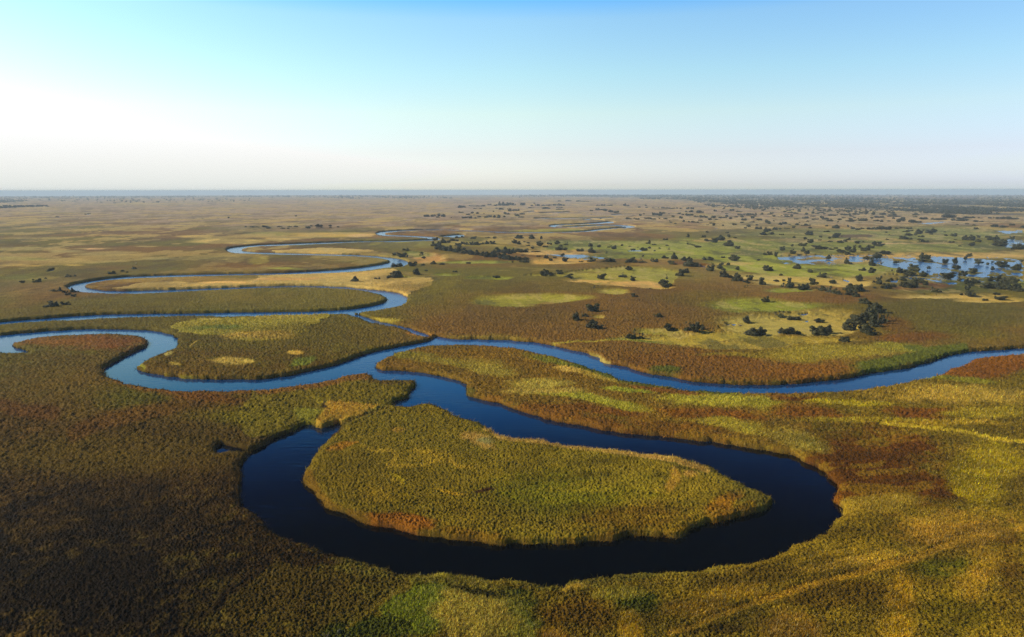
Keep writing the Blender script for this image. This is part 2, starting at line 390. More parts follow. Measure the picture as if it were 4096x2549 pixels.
# island of the loop
G(('B2', '1240,1220 1440,1235 1560,1210 1660,1210 2240,1490', 'C2', '1700,60 1824,90', 'C3', '230,105 1000,205 1500,355 1800,500 1820,560 1700,620 1300,740 850,790 400,840', 'C2', '1400,810 900,710 620,620 380,460 345,330 440,170 600,30', 'B2', '840,1400'), (122, 104, 34))
E('C3', 450, 470, 650, 140, (108, 102, 30), soft=.6); E('C3', 1000, 640, 560, 110, (108, 84, 28), soft=.6)
E('C2', 1640, 115, 130, 46, (172, 138, 74), rot=15, k=1); E('C2', 1690, 118, 70, 20, (150, 140, 92), k=1)
E('C2', 1220, 245, 170, 70, (150, 124, 46), a=.6, soft=.9); LN(('C2', '760,150 850,190 960,180 1000,220 930,290 1040,300 1180,290 1300,240 1240,190 1130,180'), 12, (158, 130, 50), a=.7); LN(('C2', '1380,250 1440,300 1540,300'), 10, (164, 134, 52), a=.7)
E('C2', 1390, 470, 120, 12, (156, 124, 42), rot=8); E('C2', 620, 170, 120, 26, (148, 104, 38), rot=-15); E('C2', 980, 400, 80, 14, (150, 130, 40), rot=30)
E('C2', 900, 490, 110, 50, (140, 114, 38), a=.6, soft=.9); LN(('C2', '900,360 980,400 1050,420'), 9, (148, 122, 44), a=.6); E('C2', 1640, 455, 90, 14, (58, 34, 16), rot=-8); E('C2', 1010, 40, 60, 20, (156, 120, 50))
LN(('C2', '380,350 440,480 560,580 720,640 900,660 1150,700 1300,740 1600,790 1824,810', 'C3', '300,815 600,800 850,770 1150,760 1400,690 1750,560'), 30, (118, 82, 30), a=.55)
E('C2', 1100, 670, 240, 50, (128, 76, 30), rot=8); E('C3', 1640, 530, 150, 80, (146, 98, 36), rot=-25); E('C3', 1190, 360, 46, 90, (168, 130, 54), k=1); E('C3', 1310, 310, 60, 24, (164, 124, 66))
LN(('C2', '1650,20 1760,85', 'C3', '0,95 230,115 450,150 850,195 1180,240 1400,310'), 16, (174, 140, 78), k=1)
# tongue between the forks
G(('B2', '1160,860 1240,770 1400,710 1650,660 2000,655 2419,680', 'B3', '300,750 600,830 950,950 1200,1020 1700,1085 2300,1115', 'B4', '400,1120', 'C4', '300,280 0,195', 'C3', '1400,110 900,60', 'B3', '800,1450 350,1360 0,1260', 'B2', '2250,1200 2000,1130 2020,1060 1700,940 1200,895'), (118, 92, 37), k=.4)
for a in ((500,880,180,44,(188,160,88),10),(200,1000,300,50,(164,146,72),4),(820,960,290,40,(156,134,62),14),(300,1085,380,34,(166,144,74),5),(900,1200,640,34,(150,142,54),8),(1100,1100,240,22,(146,144,52),5),(1900,1185,480,60,(156,144,56),4),(2300,1240,200,60,(150,140,52),8)):
    E('B3', *a[:4], a[4], rot=a[5], k=1)
E('B3', 400, 800, 300, 30, (106, 104, 40), rot=14); LN(('B3', '600,840 800,900 940,950'), 20, (80, 86, 34)); LN(('B3', '1000,985 1250,1030 1550,1070 1850,1105 2100,1110'), 14, (88, 88, 38))
E('B3', 1450, 1095, 320, 34, (120, 80, 36), rot=6); E('B3', 950, 1290, 520, 36, (112, 74, 32), rot=4); E('B3', 700, 1370, 900, 80, (116, 78, 32), rot=11)
E('B3', 1900, 1310, 560, 44, (118, 70, 28), rot=4); E('B3', 2150, 1420, 330, 50, (158, 142, 56), rot=10, k=1); E('B3', 1600, 1440, 560, 70, (112, 74, 30), rot=10)
E('B2', 2120, 830, 330, 80, (150, 132, 60), rot=8, k=1); E('B2', 1500, 725, 260, 34, (116, 106, 44)); E('B2', 1350, 840, 190, 50, (116, 88, 38)); E('B2', 1750, 775, 280, 40, (134, 118, 50), rot=6, k=1)
E('B2', 2170, 1160, 170, 50, (130, 92, 38)); E('B2', 1140, 860, 22, 18, (130, 130, 44), h=1.2)
# right bank fields above the fork
E('B3', 1200, 260, 1500, 200, (108, 82, 40), soft=.5); E('B3', 600, 110, 500, 60, (104, 88, 38), soft=.7); E('B3', 1850, 240, 420, 80, (102, 86, 36), soft=.6)
E('B3', 300, 228, 500, 52, (146, 138, 52), h=1.0, soft=.3); E('B3', 380, 262, 120, 12, (150, 120, 60), h=.8); E('B3', 1000, 165, 170, 26, (150, 138, 58), h=1.0, rot=6)
G(('A3', '60,885 300,880 590,850 1000,812 1400,838 1560,868 1540,930 1520,1000 1400,1044 1250,1035 1100,1005 900,975 600,935 450,915'), (146, 136, 58), h=.7)
E('A3', 1150, 975, 330, 34, (192, 154, 88), rot=3, h=.6); E('A3', 700, 935, 220, 18, (188, 152, 82), h=.6); E('A3', 1400, 1025, 120, 12, (190, 158, 86), h=.6); E('A3', 640, 862, 160, 8, (112, 98, 42), h=1.6)
E('A3', 1500, 635, 1000, 62, (116, 118, 50), h=1.0, soft=.5); E('A3', 1500, 640, 1100, 70, (128, 134, 52), h=.9, soft=.6); E('A3', 1700, 672, 520, 44, (140, 142, 50), h=.8); E('A3', 1300, 730, 700, 26, (110, 120, 44), h=1.0)
E('A3', 480, 600, 480, 34, (104, 108, 46), h=1.2); E('A3', 430, 680, 420, 26, (196, 156, 84), h=.4); E('A3', 330, 760, 380, 34, (186, 146, 72), h=.4); E('A3', 150, 610, 190, 40, (150, 126, 64), h=.5)
E('A3', 2180, 745, 560, 60, (132, 136, 50), h=.8); E('A3', 2250, 830, 330, 46, (146, 148, 54), h=.7); E('A3', 2000, 785, 240, 16, (176, 152, 76), h=.5); E('A3', 2330, 912, 260, 24, (194, 160, 90), h=.5); E('A3', 2250, 690, 260, 22, (86, 88, 38), h=1.6)
E('A3', 1250, 700, 300, 8, (96, 92, 44)); E('A3', 1500, 800, 250, 16, (106, 74, 40))
E('A3', 1200, 250, 900, 60, (148, 122, 86), soft=.7, a=.7); E('A3', 400, 480, 460, 16, (146, 136, 66)); E('A3', 600, 440, 300, 10, (150, 130, 72)); E('A3', 1700, 372, 700, 22, (170, 142, 92), soft=.6, h=1); E('A3', 2200, 440, 420, 30, (150, 128, 74), soft=.6, h=1)
E('A3', 250, 300, 330, 10, (172, 142, 94)); E('A3', 700, 350, 500, 10, (166, 138, 84), a=.8)
E('A4', 1200, 380, 1400, 60, (158, 132, 84), soft=.5, h=.8); E('A4', 1300, 520, 1500, 60, (124, 122, 58), soft=.5, h=1); E('A4', 900, 640, 1600, 60, (114, 118, 50), soft=.4, h=.9)
E('A4', 850, 535, 220, 22, (94, 78, 46), h=2); E('A4', 560, 650, 110, 20, (84, 84, 36), h=1.5)
E('A4', 560, 870, 760, 80, (136, 140, 52), h=.8); E('A4', 560, 855, 140, 22, (82, 88, 32), h=1.5); E('A4', 640, 915, 180, 22, (86, 88, 34), h=1.5)
E('A4', 1600, 720, 1000, 26, (184, 150, 80), h=.4); E('A4', 900, 740, 380, 34, (160, 130, 72), h=.4); E('A4', 350, 960, 500, 56, (186, 156, 76), h=.5); E('A4', 850, 980, 220, 46, (184, 154, 78), h=.5); E('A4', 200, 905, 260, 12, (176, 150, 80), h=.5)
E('A4', 1900, 1000, 640, 90, (78, 78, 34), h=1.2, soft=.5); E('A4', 1500, 1010, 280, 40, (96, 66, 34), h=1.8); E('A4', 1300, 600, 400, 6, (176, 148, 92), h=.4)
E('A4', 2200, 620, 330, 30, (96, 104, 50), h=1); E('A4', 2350, 985, 120, 60, (110, 112, 44), h=.8)
# forest floor along the horizon
G(('A3', '600,106 2430,118', 'A4', '0,120 2430,150 2430,345 1900,340 1500,330 1250,305 1100,285 0,262', 'A3', '2430,235 1900,235 1750,205 1200,172 700,160 200,135'), FORE, h=2.0, a=.8)
E('A4', 1400, 150, 1700, 36, (118, 92, 84), a=.9); E('A3', 1600, 125, 1100, 16, (104, 92, 84), a=.8)
# fields right of the grove
E('B4', 700, 245, 760, 60, (110, 80, 40), h=2.8, soft=.5); E('B4', 1800, 400, 900, 190, (92, 82, 36), h=2.8, soft=.5)
E('B4', 1400, 490, 260, 70, (108, 66, 30), rot=10, a=.5); E('B4', 1500, 620, 520, 50, (108, 74, 34), soft=.6)
E('B4', 330, 165, 250, 22, (124, 134, 48), h=1.2); E('B4', 150, 315, 420, 34, (122, 130, 46), h=1.0); E('B3', 2250, 300, 420, 60, (130, 132, 48), h=1.0)
E('B4', 420, 460, 560, 110, (168, 146, 72), h=.6, soft=.25); E('B3', 2180, 480, 420, 110, (168, 148, 74), h=.6, soft=.25); E('B3', 1600, 590, 520, 54, (168, 146, 62), h=.9, k=.5); E('B3', 1330, 520, 170, 36, (136, 124, 50), h=1.2)
E('B3', 2100, 655, 700, 34, (164, 138, 62), h=1.4, k=1); E('B3', 1080, 605, 170, 20, (104, 108, 42), h=1.4); E('B3', 700, 620, 500, 10, (150, 134, 58), h=2.8, k=1); E('B3', 800, 385, 60, 14, (150, 130, 60), h=1)
E('B4', 1750, 215, 560, 24, (184, 154, 82), h=.6); E('B4', 2150, 258, 330, 26, (180, 150, 76), h=.6)
E('B4', 500, 760, 780, 80, (140, 124, 50), h=2.4, k=1); E('B4', 150, 620, 700, 40, (164, 138, 56), h=1.4, k=1); E('B4', 1300, 730, 330, 60, (134, 124, 48), rot=4, h=2.6, k=1); LN(('B4', '800,900 1000,870 1300,820 1550,760 1900,710'), 30, (84, 92, 36))
E('B4', 1500, 745, 160, 40, (90, 96, 40)); E('B3', 1800, 850, 950, 150, (112, 78, 36), rot=4, soft=.35); E('B4', 280, 920, 560, 90, (116, 80, 34), rot=-4, soft=.4); E('B3', 1400, 900, 130, 30, (84, 84, 34), rot=5); E('B3', 2000, 745, 400, 26, (128, 110, 46))
LN(('B3', '720,735 820,765 870,810 1000,845 1130,885 1400,950 1700,1000 2000,1030 2419,1035', 'B4', '300,1025 700,985'), 8, (138, 120, 52), h=1.0)
LN(('B2', '1530,560 1660,572 1850,596 2200,602', 'B3', '100,622'), 8, (120, 92, 46))
# lower right
E('B4', 2150, 900, 520, 120, (120, 62, 26), rot=-6, soft=.3); E('B4', 1800, 1150, 800, 70, (160, 134, 60), rot=3, k=1, soft=.5); E('B4', 1430, 1290, 380, 56, (104, 58, 24), rot=3); E('B4', 2000, 1300, 420, 50, (140, 122, 40), k=1)
E('B4', 330, 1190, 330, 24, (96, 56, 26)); E('B4', 700, 1200, 440, 30, (158, 142, 44), k=1); E('B4', 300, 1310, 460, 60, (112, 64, 26), rot=4); E('B4', 1000, 1380, 700, 30, (146, 128, 42), k=1); E('B4', 1800, 1020, 400, 30, (120, 112, 40), rot=5); E('B4', 1700, 1400, 500, 40, (146, 120, 38), k=1)
E('B3', 2380, 1180, 110, 40, (110, 66, 30))
E('C4', 800, 310, 600, 270, (98, 62, 22), rot=8, soft=.7); E('C4', 800, 330, 520, 210, (88, 50, 18), rot=5, soft=.4); E('C4', 1100, 150, 200, 60, (92, 52, 20), rot=8); E('C4', 1400, 470, 260, 80, (86, 46, 18), rot=8); E('C4', 560, 480, 110, 110, (124, 70, 26))
E('C4', 250, 90, 280, 60, (140, 122, 52), rot=15, k=1); E('C4', 1650, 360, 200, 260, (140, 122, 30), k=1); E('C4', 900, 560, 320, 60, (134, 112, 44), k=1); E('C4', 700, 740, 420, 110, (106, 88, 30)); E('C4', 1450, 760, 380, 120, (158, 122, 48), k=1, soft=.5)
E('C4', 720, 950, 460, 46, (162, 134, 54), rot=-7, k=1); E('C4', 130, 960, 260, 110, (92, 76, 28), rot=-14); E('C4', 600, 880, 250, 30, (140, 116, 36), rot=-8, k=1)
LN(('C4', '800,-10 1100,20 1400,50 1600,105 1824,125'), 10, (172, 148, 52), h=2.6, k=1)
E('C4', 1400, 1000, 240, 60, (72, 78, 22)); E('C4', 1480, 1330, 330, 210, (90, 82, 22), soft=.6); E('C4', 650, 1180, 460, 100, (88, 68, 22), rot=-8); E('C4', 1080, 1180, 130, 140, (150, 120, 36), k=1); E('C4', 1050, 1410, 150, 100, (160, 130, 38), k=1)
E('C4', 230, 1400, 260, 130, (122, 94, 36), k=1); E('C4', 1800, 1000, 80, 260, (76, 50, 20), a=.6, soft=.7); E('C4', 1620, 1050, 120, 150, (136, 108, 38), k=1, soft=.6)
E('C3', 540, 1250, 320, 140, (88, 66, 22)); E('C3', 1010, 1190, 170, 90, (60, 68, 22)); E('C3', 880, 1120, 200, 50, (132, 120, 46), k=1); E('C3', 1650, 1010, 240, 50, (86, 70, 26), rot=-10); E('C3', 1430, 1230, 270, 80, (142, 112, 36), k=1); E('C3', 930, 1360, 80, 120, (148, 120, 34), k=1)
E('C3', 300, 1440, 180, 80, (140, 106, 40), k=1); E('C3', 1480, 1420, 280, 60, (66, 52, 18)); E('C3', 1640, 1130, 260, 70, (148, 120, 38), k=1); E('C3', 100, 1170, 220, 60, (60, 64, 24))
LN(('C3', '1150,1440 1300,1410 1500,1330 1700,1260', 'C4', '0,1225 200,1175 400,1108 700,1038 1000,955 1150,925 1300,850 1500,770 1824,740'), 22, (170, 134, 52), h=2.2, k=1, a=.62)
E('C2', 1270, 1290, 330, 170, (96, 122, 38), rot=-25, h=3.4, k=1); E('C3', 60, 1330, 200, 150, (112, 118, 46), h=3.4, k=1); E('C2', 1640, 1300, 330, 240, (156, 140, 66), h=3.6, k=1); E('C2', 1500, 1095, 330, 50, (118, 108, 44), h=3.6, k=1); E('C2', 850, 1420, 300, 100, (58, 66, 20)); E('C2', 1640, 1160, 260, 30, (52, 48, 18))
LN(('C2', '1300,1065 1390,1060'), 16, (160, 148, 66), k=1); LN(('C2', '680,1420 760,1370 860,1290 1020,1200 1120,1150'), 12, (116, 100, 36), k=1)
E('C3', 560, 1085, 120, 20, (164, 136, 56), h=3.6, k=1)

def smooth_noise_for(sd): return None
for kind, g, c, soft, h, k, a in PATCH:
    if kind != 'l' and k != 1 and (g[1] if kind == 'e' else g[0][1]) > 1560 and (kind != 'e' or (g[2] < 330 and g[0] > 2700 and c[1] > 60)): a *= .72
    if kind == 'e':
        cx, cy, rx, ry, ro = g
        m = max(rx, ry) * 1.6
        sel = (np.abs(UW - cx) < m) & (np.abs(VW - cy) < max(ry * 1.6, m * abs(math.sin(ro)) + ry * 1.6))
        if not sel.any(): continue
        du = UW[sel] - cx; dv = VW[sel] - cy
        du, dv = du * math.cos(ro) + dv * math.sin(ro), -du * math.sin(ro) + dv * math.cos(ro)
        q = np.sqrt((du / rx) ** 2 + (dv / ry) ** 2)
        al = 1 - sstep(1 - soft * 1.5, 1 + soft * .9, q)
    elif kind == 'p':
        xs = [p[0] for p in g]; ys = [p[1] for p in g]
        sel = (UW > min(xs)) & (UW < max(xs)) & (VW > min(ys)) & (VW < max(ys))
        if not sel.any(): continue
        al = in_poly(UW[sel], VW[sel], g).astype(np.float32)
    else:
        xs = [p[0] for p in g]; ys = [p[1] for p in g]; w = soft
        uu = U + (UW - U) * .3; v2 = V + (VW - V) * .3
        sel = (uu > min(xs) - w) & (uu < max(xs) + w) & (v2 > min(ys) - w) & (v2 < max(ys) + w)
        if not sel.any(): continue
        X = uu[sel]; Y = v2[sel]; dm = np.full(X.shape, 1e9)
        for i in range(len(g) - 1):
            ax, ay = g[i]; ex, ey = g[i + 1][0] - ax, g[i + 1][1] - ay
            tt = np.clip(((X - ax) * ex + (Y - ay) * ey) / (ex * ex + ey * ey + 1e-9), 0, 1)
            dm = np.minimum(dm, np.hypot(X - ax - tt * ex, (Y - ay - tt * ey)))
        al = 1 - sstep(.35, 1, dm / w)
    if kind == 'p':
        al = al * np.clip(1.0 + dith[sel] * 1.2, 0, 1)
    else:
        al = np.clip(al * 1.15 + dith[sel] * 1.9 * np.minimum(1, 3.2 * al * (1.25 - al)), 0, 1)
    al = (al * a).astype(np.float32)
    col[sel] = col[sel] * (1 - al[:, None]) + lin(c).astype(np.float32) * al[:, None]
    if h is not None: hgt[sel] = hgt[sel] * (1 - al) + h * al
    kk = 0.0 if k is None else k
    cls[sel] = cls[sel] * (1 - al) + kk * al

# natural mottling of the vegetation: drier and greener drifts, streaky with distance
mot = .75 * (fbm(GX / 26., GY / 26., 31, 4, .65) - .5) + .38 * dith
mot2 = fbm(GX / 90., GY / 90., 41, 3, .6) - .5
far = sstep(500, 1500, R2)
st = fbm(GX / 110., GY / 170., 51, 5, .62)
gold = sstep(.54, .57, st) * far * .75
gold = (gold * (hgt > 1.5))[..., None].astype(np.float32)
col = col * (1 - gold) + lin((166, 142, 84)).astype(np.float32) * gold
dk = ((1 - sstep(.36, .43, fbm(GX / 70., GY / 140., 61, 5, .62))) * sstep(300, 900, R2) * .4)[..., None].astype(np.float32)
col = col * (1 - dk) + lin((70, 56, 36)).astype(np.float32) * dk
lr = (sstep(1500, 1900, V) * sstep(1500, 2600, U) * (hgt > 1.8) * (~inside))
dr = fbm(GX / 16. + GY / 60., GY / 7. - GX / 40., 95, 4, .6)
for lo_t, hi_t, c_, am in ((.53, .62, (152, 128, 46), .32), (.47, .38, (64, 52, 20), .42)):
    f_ = (sstep(min(lo_t, hi_t), max(lo_t, hi_t), dr) if hi_t > lo_t else 1 - sstep(hi_t, lo_t, dr))
    f_ = (f_ * lr * am)[..., None].astype(np.float32)
    col = col * (1 - f_) + lin(c_).astype(np.float32) * f_
# flooded grassland: broken mosaic of sedge, dry grass and wet hollows
lowz = (hgt < 1.9) & (R2 > 350)
mz = fbm(GX / 24., GY / 60., 96, 5, .68)
for a0, a1, c_, am in ((.56, .60, (108, 102, 46), .38), (.44, .39, (176, 154, 92), .40), (.64, .67, (74, 72, 38), .5)):
    f_ = sstep(a0, a1, mz) if a1 > a0 else 1 - sstep(a1, a0, mz)
    f_ = (f_ * lowz * am)[..., None].astype(np.float32)
    col = col * (1 - f_) + lin(c_).astype(np.float32) * f_
tint = np.stack([1 + .40 * mot + .22 * mot2, 1 + .36 * mot + .04 * mot2, 1 + .3 * mot - .2 * mot2], -1).astype(np.float32)
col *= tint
del tint, st, gold, dk

# ponds
pw = np.zeros((NR, NC), bool)
U0, V0 = project(GX, GY, 0.2)
pn = fbm(GX / 17., GY / 34., 71, 5, .68)
Ub = U0 + (UW - U) * .25; Vb = V0 + (VW - V) * .25
for poly, frac in PONDS:
    xs = [p[0] for p in poly]; ys = [p[1] for p in poly]
    sel = (Ub > min(xs)) & (Ub < max(xs)) & (Vb > min(ys)) & (Vb < max(ys)) & ~behind
    idx = np.nonzero(sel)
    ins = in_poly(Ub[idx], Vb[idx], poly)
    thr = .535 + (frac - .5) * .45
    w = ins & ((pn[idx] < thr) | (frac > .97))
    pw[idx] |= w
    hgt[idx[0][ins], idx[1][ins]] = .35
del U0, V0, Ub, Vb

# canopy relief
hgt = hgt.astype(np.float64) * .86
near = 1 - sstep(350, 900, R2)
wl = np.maximum(1.25, R2 / 330.)
mdw = sstep(190, 330, R2)
c1 = vn(GX / .46, GY / .46, 81) * (1 - mdw) + vn(GX / .95, GY / 1.1, 87) * mdw; c2 = vn(GX / .31 + 5, GY / .31, 82); c3 = vn(GX / 3.1, GY / 3.1, 83)
c4 = vn(GX / 5., GY / 9., 84)
g1 = 1 - np.abs(2 * vn(GX / 1.1, GY / 1.1, 86) - 1)
rel = (c1 - .5) * .72 + (c2 - .5) * .40 + (c3 - .5) * .12 + (c4 - .5) * .22 - sstep(.86, .99, g1) * .2 * near
soft_h = np.clip(hgt / 2.4, .12, 1.2)
amp = soft_h * (1.0 - .25 * cls) * (1 + .35 * mdw) * (1 - .66 * sstep(420, 950, R2))
wav = (vn(GX / 60., GY / 60., 85) - .5) * .6
land = hgt + rel * amp + wav * soft_h
shoulder = 1 - .26 * (1 - sstep(0, 2.6, SD))
H = np.where(inside, -1.2, land * shoulder)
H[pw] = np.minimum(H[pw], -.25)
H[:4, :] = 2.5
Z = H + drop(GX, GY)

# ------------------------------------------------------------------ materials
def newmat(name):
    m = bpy.data.materials.new(name); m.use_nodes = True
    return m, m.node_tree.nodes, m.node_tree.links, m.node_tree.nodes['Principled BSDF']

def veg_material(name, rough=.75, noise_scale=.8, amt=.5, bump=.0, trans=0.0):
    m, N, L, b = newmat(name)
    at = N.new('ShaderNodeAttribute'); at.attribute_name = 'Col'
    geo = N.new('ShaderNodeNewGeometry')
    nz = N.new('ShaderNodeTexNoise'); nz.inputs['Scale'].default_value = noise_scale; nz.inputs['Detail'].default_value = 4; nz.inputs['Roughness'].default_value = .65
    L.new(geo.outputs['Position'], nz.inputs['Vector'])
    mr = N.new('ShaderNodeMapRange'); mr.inputs['From Min'].default_value = .3; mr.inputs['From Max'].default_value = .7
    mr.inputs['To Min'].default_value = 1 - amt; mr.inputs['To Max'].default_value = 1 + amt
    L.new(nz.outputs['Fac'], mr.inputs['Value'])
    mx = N.new('ShaderNodeVectorMath'); mx.operation = 'SCALE'
    n2 = N.new('ShaderNodeTexNoise'); n2.inputs['Scale'].default_value = .13; n2.inputs['Detail'].default_value = 6; n2.inputs['Roughness'].default_value = .72
    L.new(geo.outputs['Position'], n2.inputs['Vector'])
    mr2 = N.new('ShaderNodeMapRange'); mr2.inputs['From Min'].default_value = .3; mr2.inputs['From Max'].default_value = .7
    mr2.inputs['To Min'].default_value = .74; mr2.inputs['To Max'].default_value = 1.26
    L.new(n2.outputs['Fac'], mr2.inputs['Value'])
    mu = N.new('ShaderNodeMath'); mu.operation = 'MULTIPLY'; L.new(mr.outputs['Result'], mu.inputs[0]); L.new(mr2.outputs['Result'], mu.inputs[1])
    L.new(at.outputs['Color'], mx.inputs[0]); L.new(mu.outputs[0], mx.inputs['Scale'])
    L.new(mx.outputs['Vector'], b.inputs['Base Color'])
    b.inputs['Roughness'].default_value = rough
    b.inputs['Specular IOR Level'].default_value = .04
    if bump:
        bp = N.new('ShaderNodeBump'); bp.inputs['Strength'].default_value = bump; bp.inputs['Distance'].default_value = .8
        L.new(nz.outputs['Fac'], bp.inputs['Height']); L.new(bp.outputs['Normal'], b.inputs['Normal'])
    return m

GAIN = 1.35
lum = (col @ np.array([.3, .6, .1], np.float32))[..., None]
col = np.maximum(lum + (col - lum) * 1.06, .002)
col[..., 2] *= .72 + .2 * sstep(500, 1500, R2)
col[..., 1] *= 1 - .03 * (hgt > 1.8)
lo = hgt < 1.8
col[lo, 2] *= 1.4
col[..., 0] = np.maximum(col[..., 0], np.where(lo, 1.02, .95) * col[..., 1]); col[..., 1] = np.maximum(col[..., 1], .36 * col[..., 0])
M_marsh = veg_material('marsh_vegetation', noise_scale=1.9, amt=.45, bump=.7)
M_reed = veg_material('reed_blades', noise_scale=1.5, amt=.2)

def make_mesh(name, verts, faces4, mat, colors=None, tris=None, smooth=False):
    me = bpy.data.meshes.new(name)
    nf = len(faces4) if faces4 is not None else 0
    nt = len(tris) if tris is not None else 0
    me.vertices.add(len(verts)); me.vertices.foreach_set('co', np.ascontiguousarray(verts, np.float32).ravel())
    loops = []
    if nf: loops.append(np.asarray(faces4, np.int32).ravel())
    if nt: loops.append(np.asarray(tris, np.int32).ravel())
    loops = np.concatenate(loops)
    me.loops.add(len(loops)); me.loops.foreach_set('vertex_index', loops)
    me.polygons.add(nf + nt)
    starts = np.concatenate([np.arange(nf) * 4, nf * 4 + np.arange(nt) * 3]).astype(np.int32)
    me.polygons.foreach_set('loop_start', starts)
    if smooth: me.polygons.foreach_set('use_smooth', np.ones(nf + nt, bool))
    me.update(calc_edges=True)
    if colors is not None:
        ca = me.color_attributes.new('Col', 'FLOAT_COLOR', 'POINT')
        rgba = np.ones((len(verts), 4), np.float32); rgba[:, :3] = colors
        ca.data.foreach_set('color', rgba.ravel())
    me.materials.append(mat)
    return me

def link(name, me, parent=None, **props):
    o = bpy.data.objects.new(name, me); C.objects.link(o)
    if parent: o.parent = parent
    for k, v in props.items(): o[k] = v
    return o

# ------------------------------------------------------------------ ground
idx = np.arange(NR * NC).reshape(NR, NC)
a = idx[:-1, :]; b_ = idx[1:, :]
a2 = np.roll(a, -1, 1); b2 = np.roll(b_, -1, 1)
quads = np.stack([a, b_, b2, a2], -1).reshape(-1, 4)
verts = np.stack([GX, GY, Z], -1).reshape(-1, 3)
# centre cap
cap_v = np.array([[0, 0, 2.5]])
ci = len(verts)
cap_t = np.stack([np.full(NC, ci), idx[0], np.roll(idx[0], -1)], -1)
verts = np.concatenate([verts, cap_v])
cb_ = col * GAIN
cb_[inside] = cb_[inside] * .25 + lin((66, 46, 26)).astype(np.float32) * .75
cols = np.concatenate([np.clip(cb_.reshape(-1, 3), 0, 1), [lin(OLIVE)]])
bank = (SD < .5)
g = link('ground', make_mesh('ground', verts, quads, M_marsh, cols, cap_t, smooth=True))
g['kind'] = 'structure'; g['label'] = 'papyrus and grass marsh in brown, olive and gold patches reaching the horizon'
del verts, quads

# ------------------------------------------------------------------ water
def water_material():
    m, N, L, b = newmat('river_water')
    b.inputs['Base Color'].default_value = (.0015, .003, .006, 1)
    b.inputs['Roughness'].default_value = .09
    b.inputs['IOR'].default_value = 1.22
    b.inputs['Specular Tint'].default_value = (.42, .78, 1, 1)
    geo = N.new('ShaderNodeNewGeometry')
    mp = N.new('ShaderNodeMapping'); mp.inputs['Scale'].default_value = (.16, .55, 1)
    n1 = N.new('ShaderNodeTexNoise'); n1.inputs['Scale'].default_value = 1.0; n1.inputs['Detail'].default_value = 4
    L.new(geo.outputs['Position'], mp.inputs['Vector']); L.new(mp.outputs['Vector'], n1.inputs['Vector'])
    mp2 = N.new('ShaderNodeMapping'); mp2.inputs['Scale'].default_value = (.02, .05, 1)
    n2 = N.new('ShaderNodeTexNoise'); n2.inputs['Scale'].default_value = 1.0; n2.inputs['Detail'].default_value = 3
    L.new(geo.outputs['Position'], mp2.inputs['Vector']); L.new(mp2.outputs['Vector'], n2.inputs['Vector'])
    st = N.new('ShaderNodeMapRange'); st.inputs['From Min'].default_value = .42; st.inputs['From Max'].default_value = .62
    st.inputs['To Min'].default_value = .05; st.inputs['To Max'].default_value = .35
    L.new(n2.outputs['Fac'], st.inputs['Value'])
    bp = N.new('ShaderNodeBump'); bp.inputs['Distance'].default_value = .25
    L.new(st.outputs['Result'], bp.inputs['Strength']); L.new(n1.outputs['Fac'], bp.inputs['Height'])
    L.new(bp.outputs['Normal'], b.inputs['Normal'])
    sp = N.new('ShaderNodeSeparateXYZ'); L.new(geo.outputs['Position'], sp.inputs[0])
    rg = N.new('ShaderNodeMapRange'); rg.inputs['From Min'].default_value = 230; rg.inputs['From Max'].default_value = 620
    rg.inputs['To Min'].default_value = .03; rg.inputs['To Max'].default_value = .22
    L.new(sp.outputs['Y'], rg.inputs['Value']); L.new(rg.outputs['Result'], b.inputs['Roughness'])
    # dark still water in the loop; sky-reflection blue put into base colour upstream
    dg = N.new('ShaderNodeMapRange'); dg.inputs['From Min'].default_value = 250; dg.inputs['From Max'].default_value = 470
    L.new(sp.outputs['Y'], dg.inputs['Value'])
    dc = N.new('ShaderNodeMix'); dc.data_type = 'RGBA'; L.new(dg.outputs['Result'], dc.inputs[0])
    dc.inputs[6].default_value = (.0004, .0008, .0016, 1); dc.inputs[7].default_value = (.003, .075, .25, 1)
    # paler base colour farther out, over the shallow flooded plain
    d2 = N.new('ShaderNodeMapRange'); d2.inputs['From Min'].default_value = 700; d2.inputs['From Max'].default_value = 1150
    L.new(sp.outputs['Y'], d2.inputs['Value'])
    dc2 = N.new('ShaderNodeMix'); dc2.data_type = 'RGBA'; L.new(d2.outputs['Result'], dc2.inputs[0]); L.new(dc.outputs[2], dc2.inputs[6])
    dc2.inputs[7].default_value = (.08, .16, .29, 1)
    L.new(dc2.outputs[2], b.inputs['Base Color'])
    return m
wr = np.concatenate([np.linspace(1, 200, 12), np.geomspace(220, RR[-1], 150)])
wp = np.radians(np.linspace(-180, 180, 241)[:-1])
WR, WPh = np.meshgrid(wr, wp, indexing='ij')
wx = WR * np.sin(WPh); wy = WR * np.cos(WPh)
wv = np.stack([wx, wy, drop(wx, wy)], -1).reshape(-1, 3)
wi = np.arange(wv.shape[0]).reshape(WR.shape)
wq = np.stack([wi[:-1], wi[1:], np.roll(wi[1:], -1, 1), np.roll(wi[:-1], -1, 1)], -1).reshape(-1, 4)
wt = np.stack([np.full(240, len(wv)), wi[0], np.roll(wi[0], -1)], -1)
wv = np.concatenate([wv, [[0, 0, 0]]])
w = link('river', make_mesh('river', wv, wq, water_material(), None, wt, smooth=True))
w['kind'] = 'structure'; w['label'] = 'blue river looping in bends through the marsh, near black in the foreground loop'

# ------------------------------------------------------------------ reeds (uncountable blades over the canopy)
def bilinear_lookup(x, y):
    r = np.hypot(x, y); p = np.arctan2(x, y)
    ri = np.clip(np.searchsorted(RR, r) - 1, 0, NR - 2)
    fi = np.clip(((p - phi_f[0]) / (phi_f[1] - phi_f[0])).astype(int), 0, NF - 2)
    return ri, fi

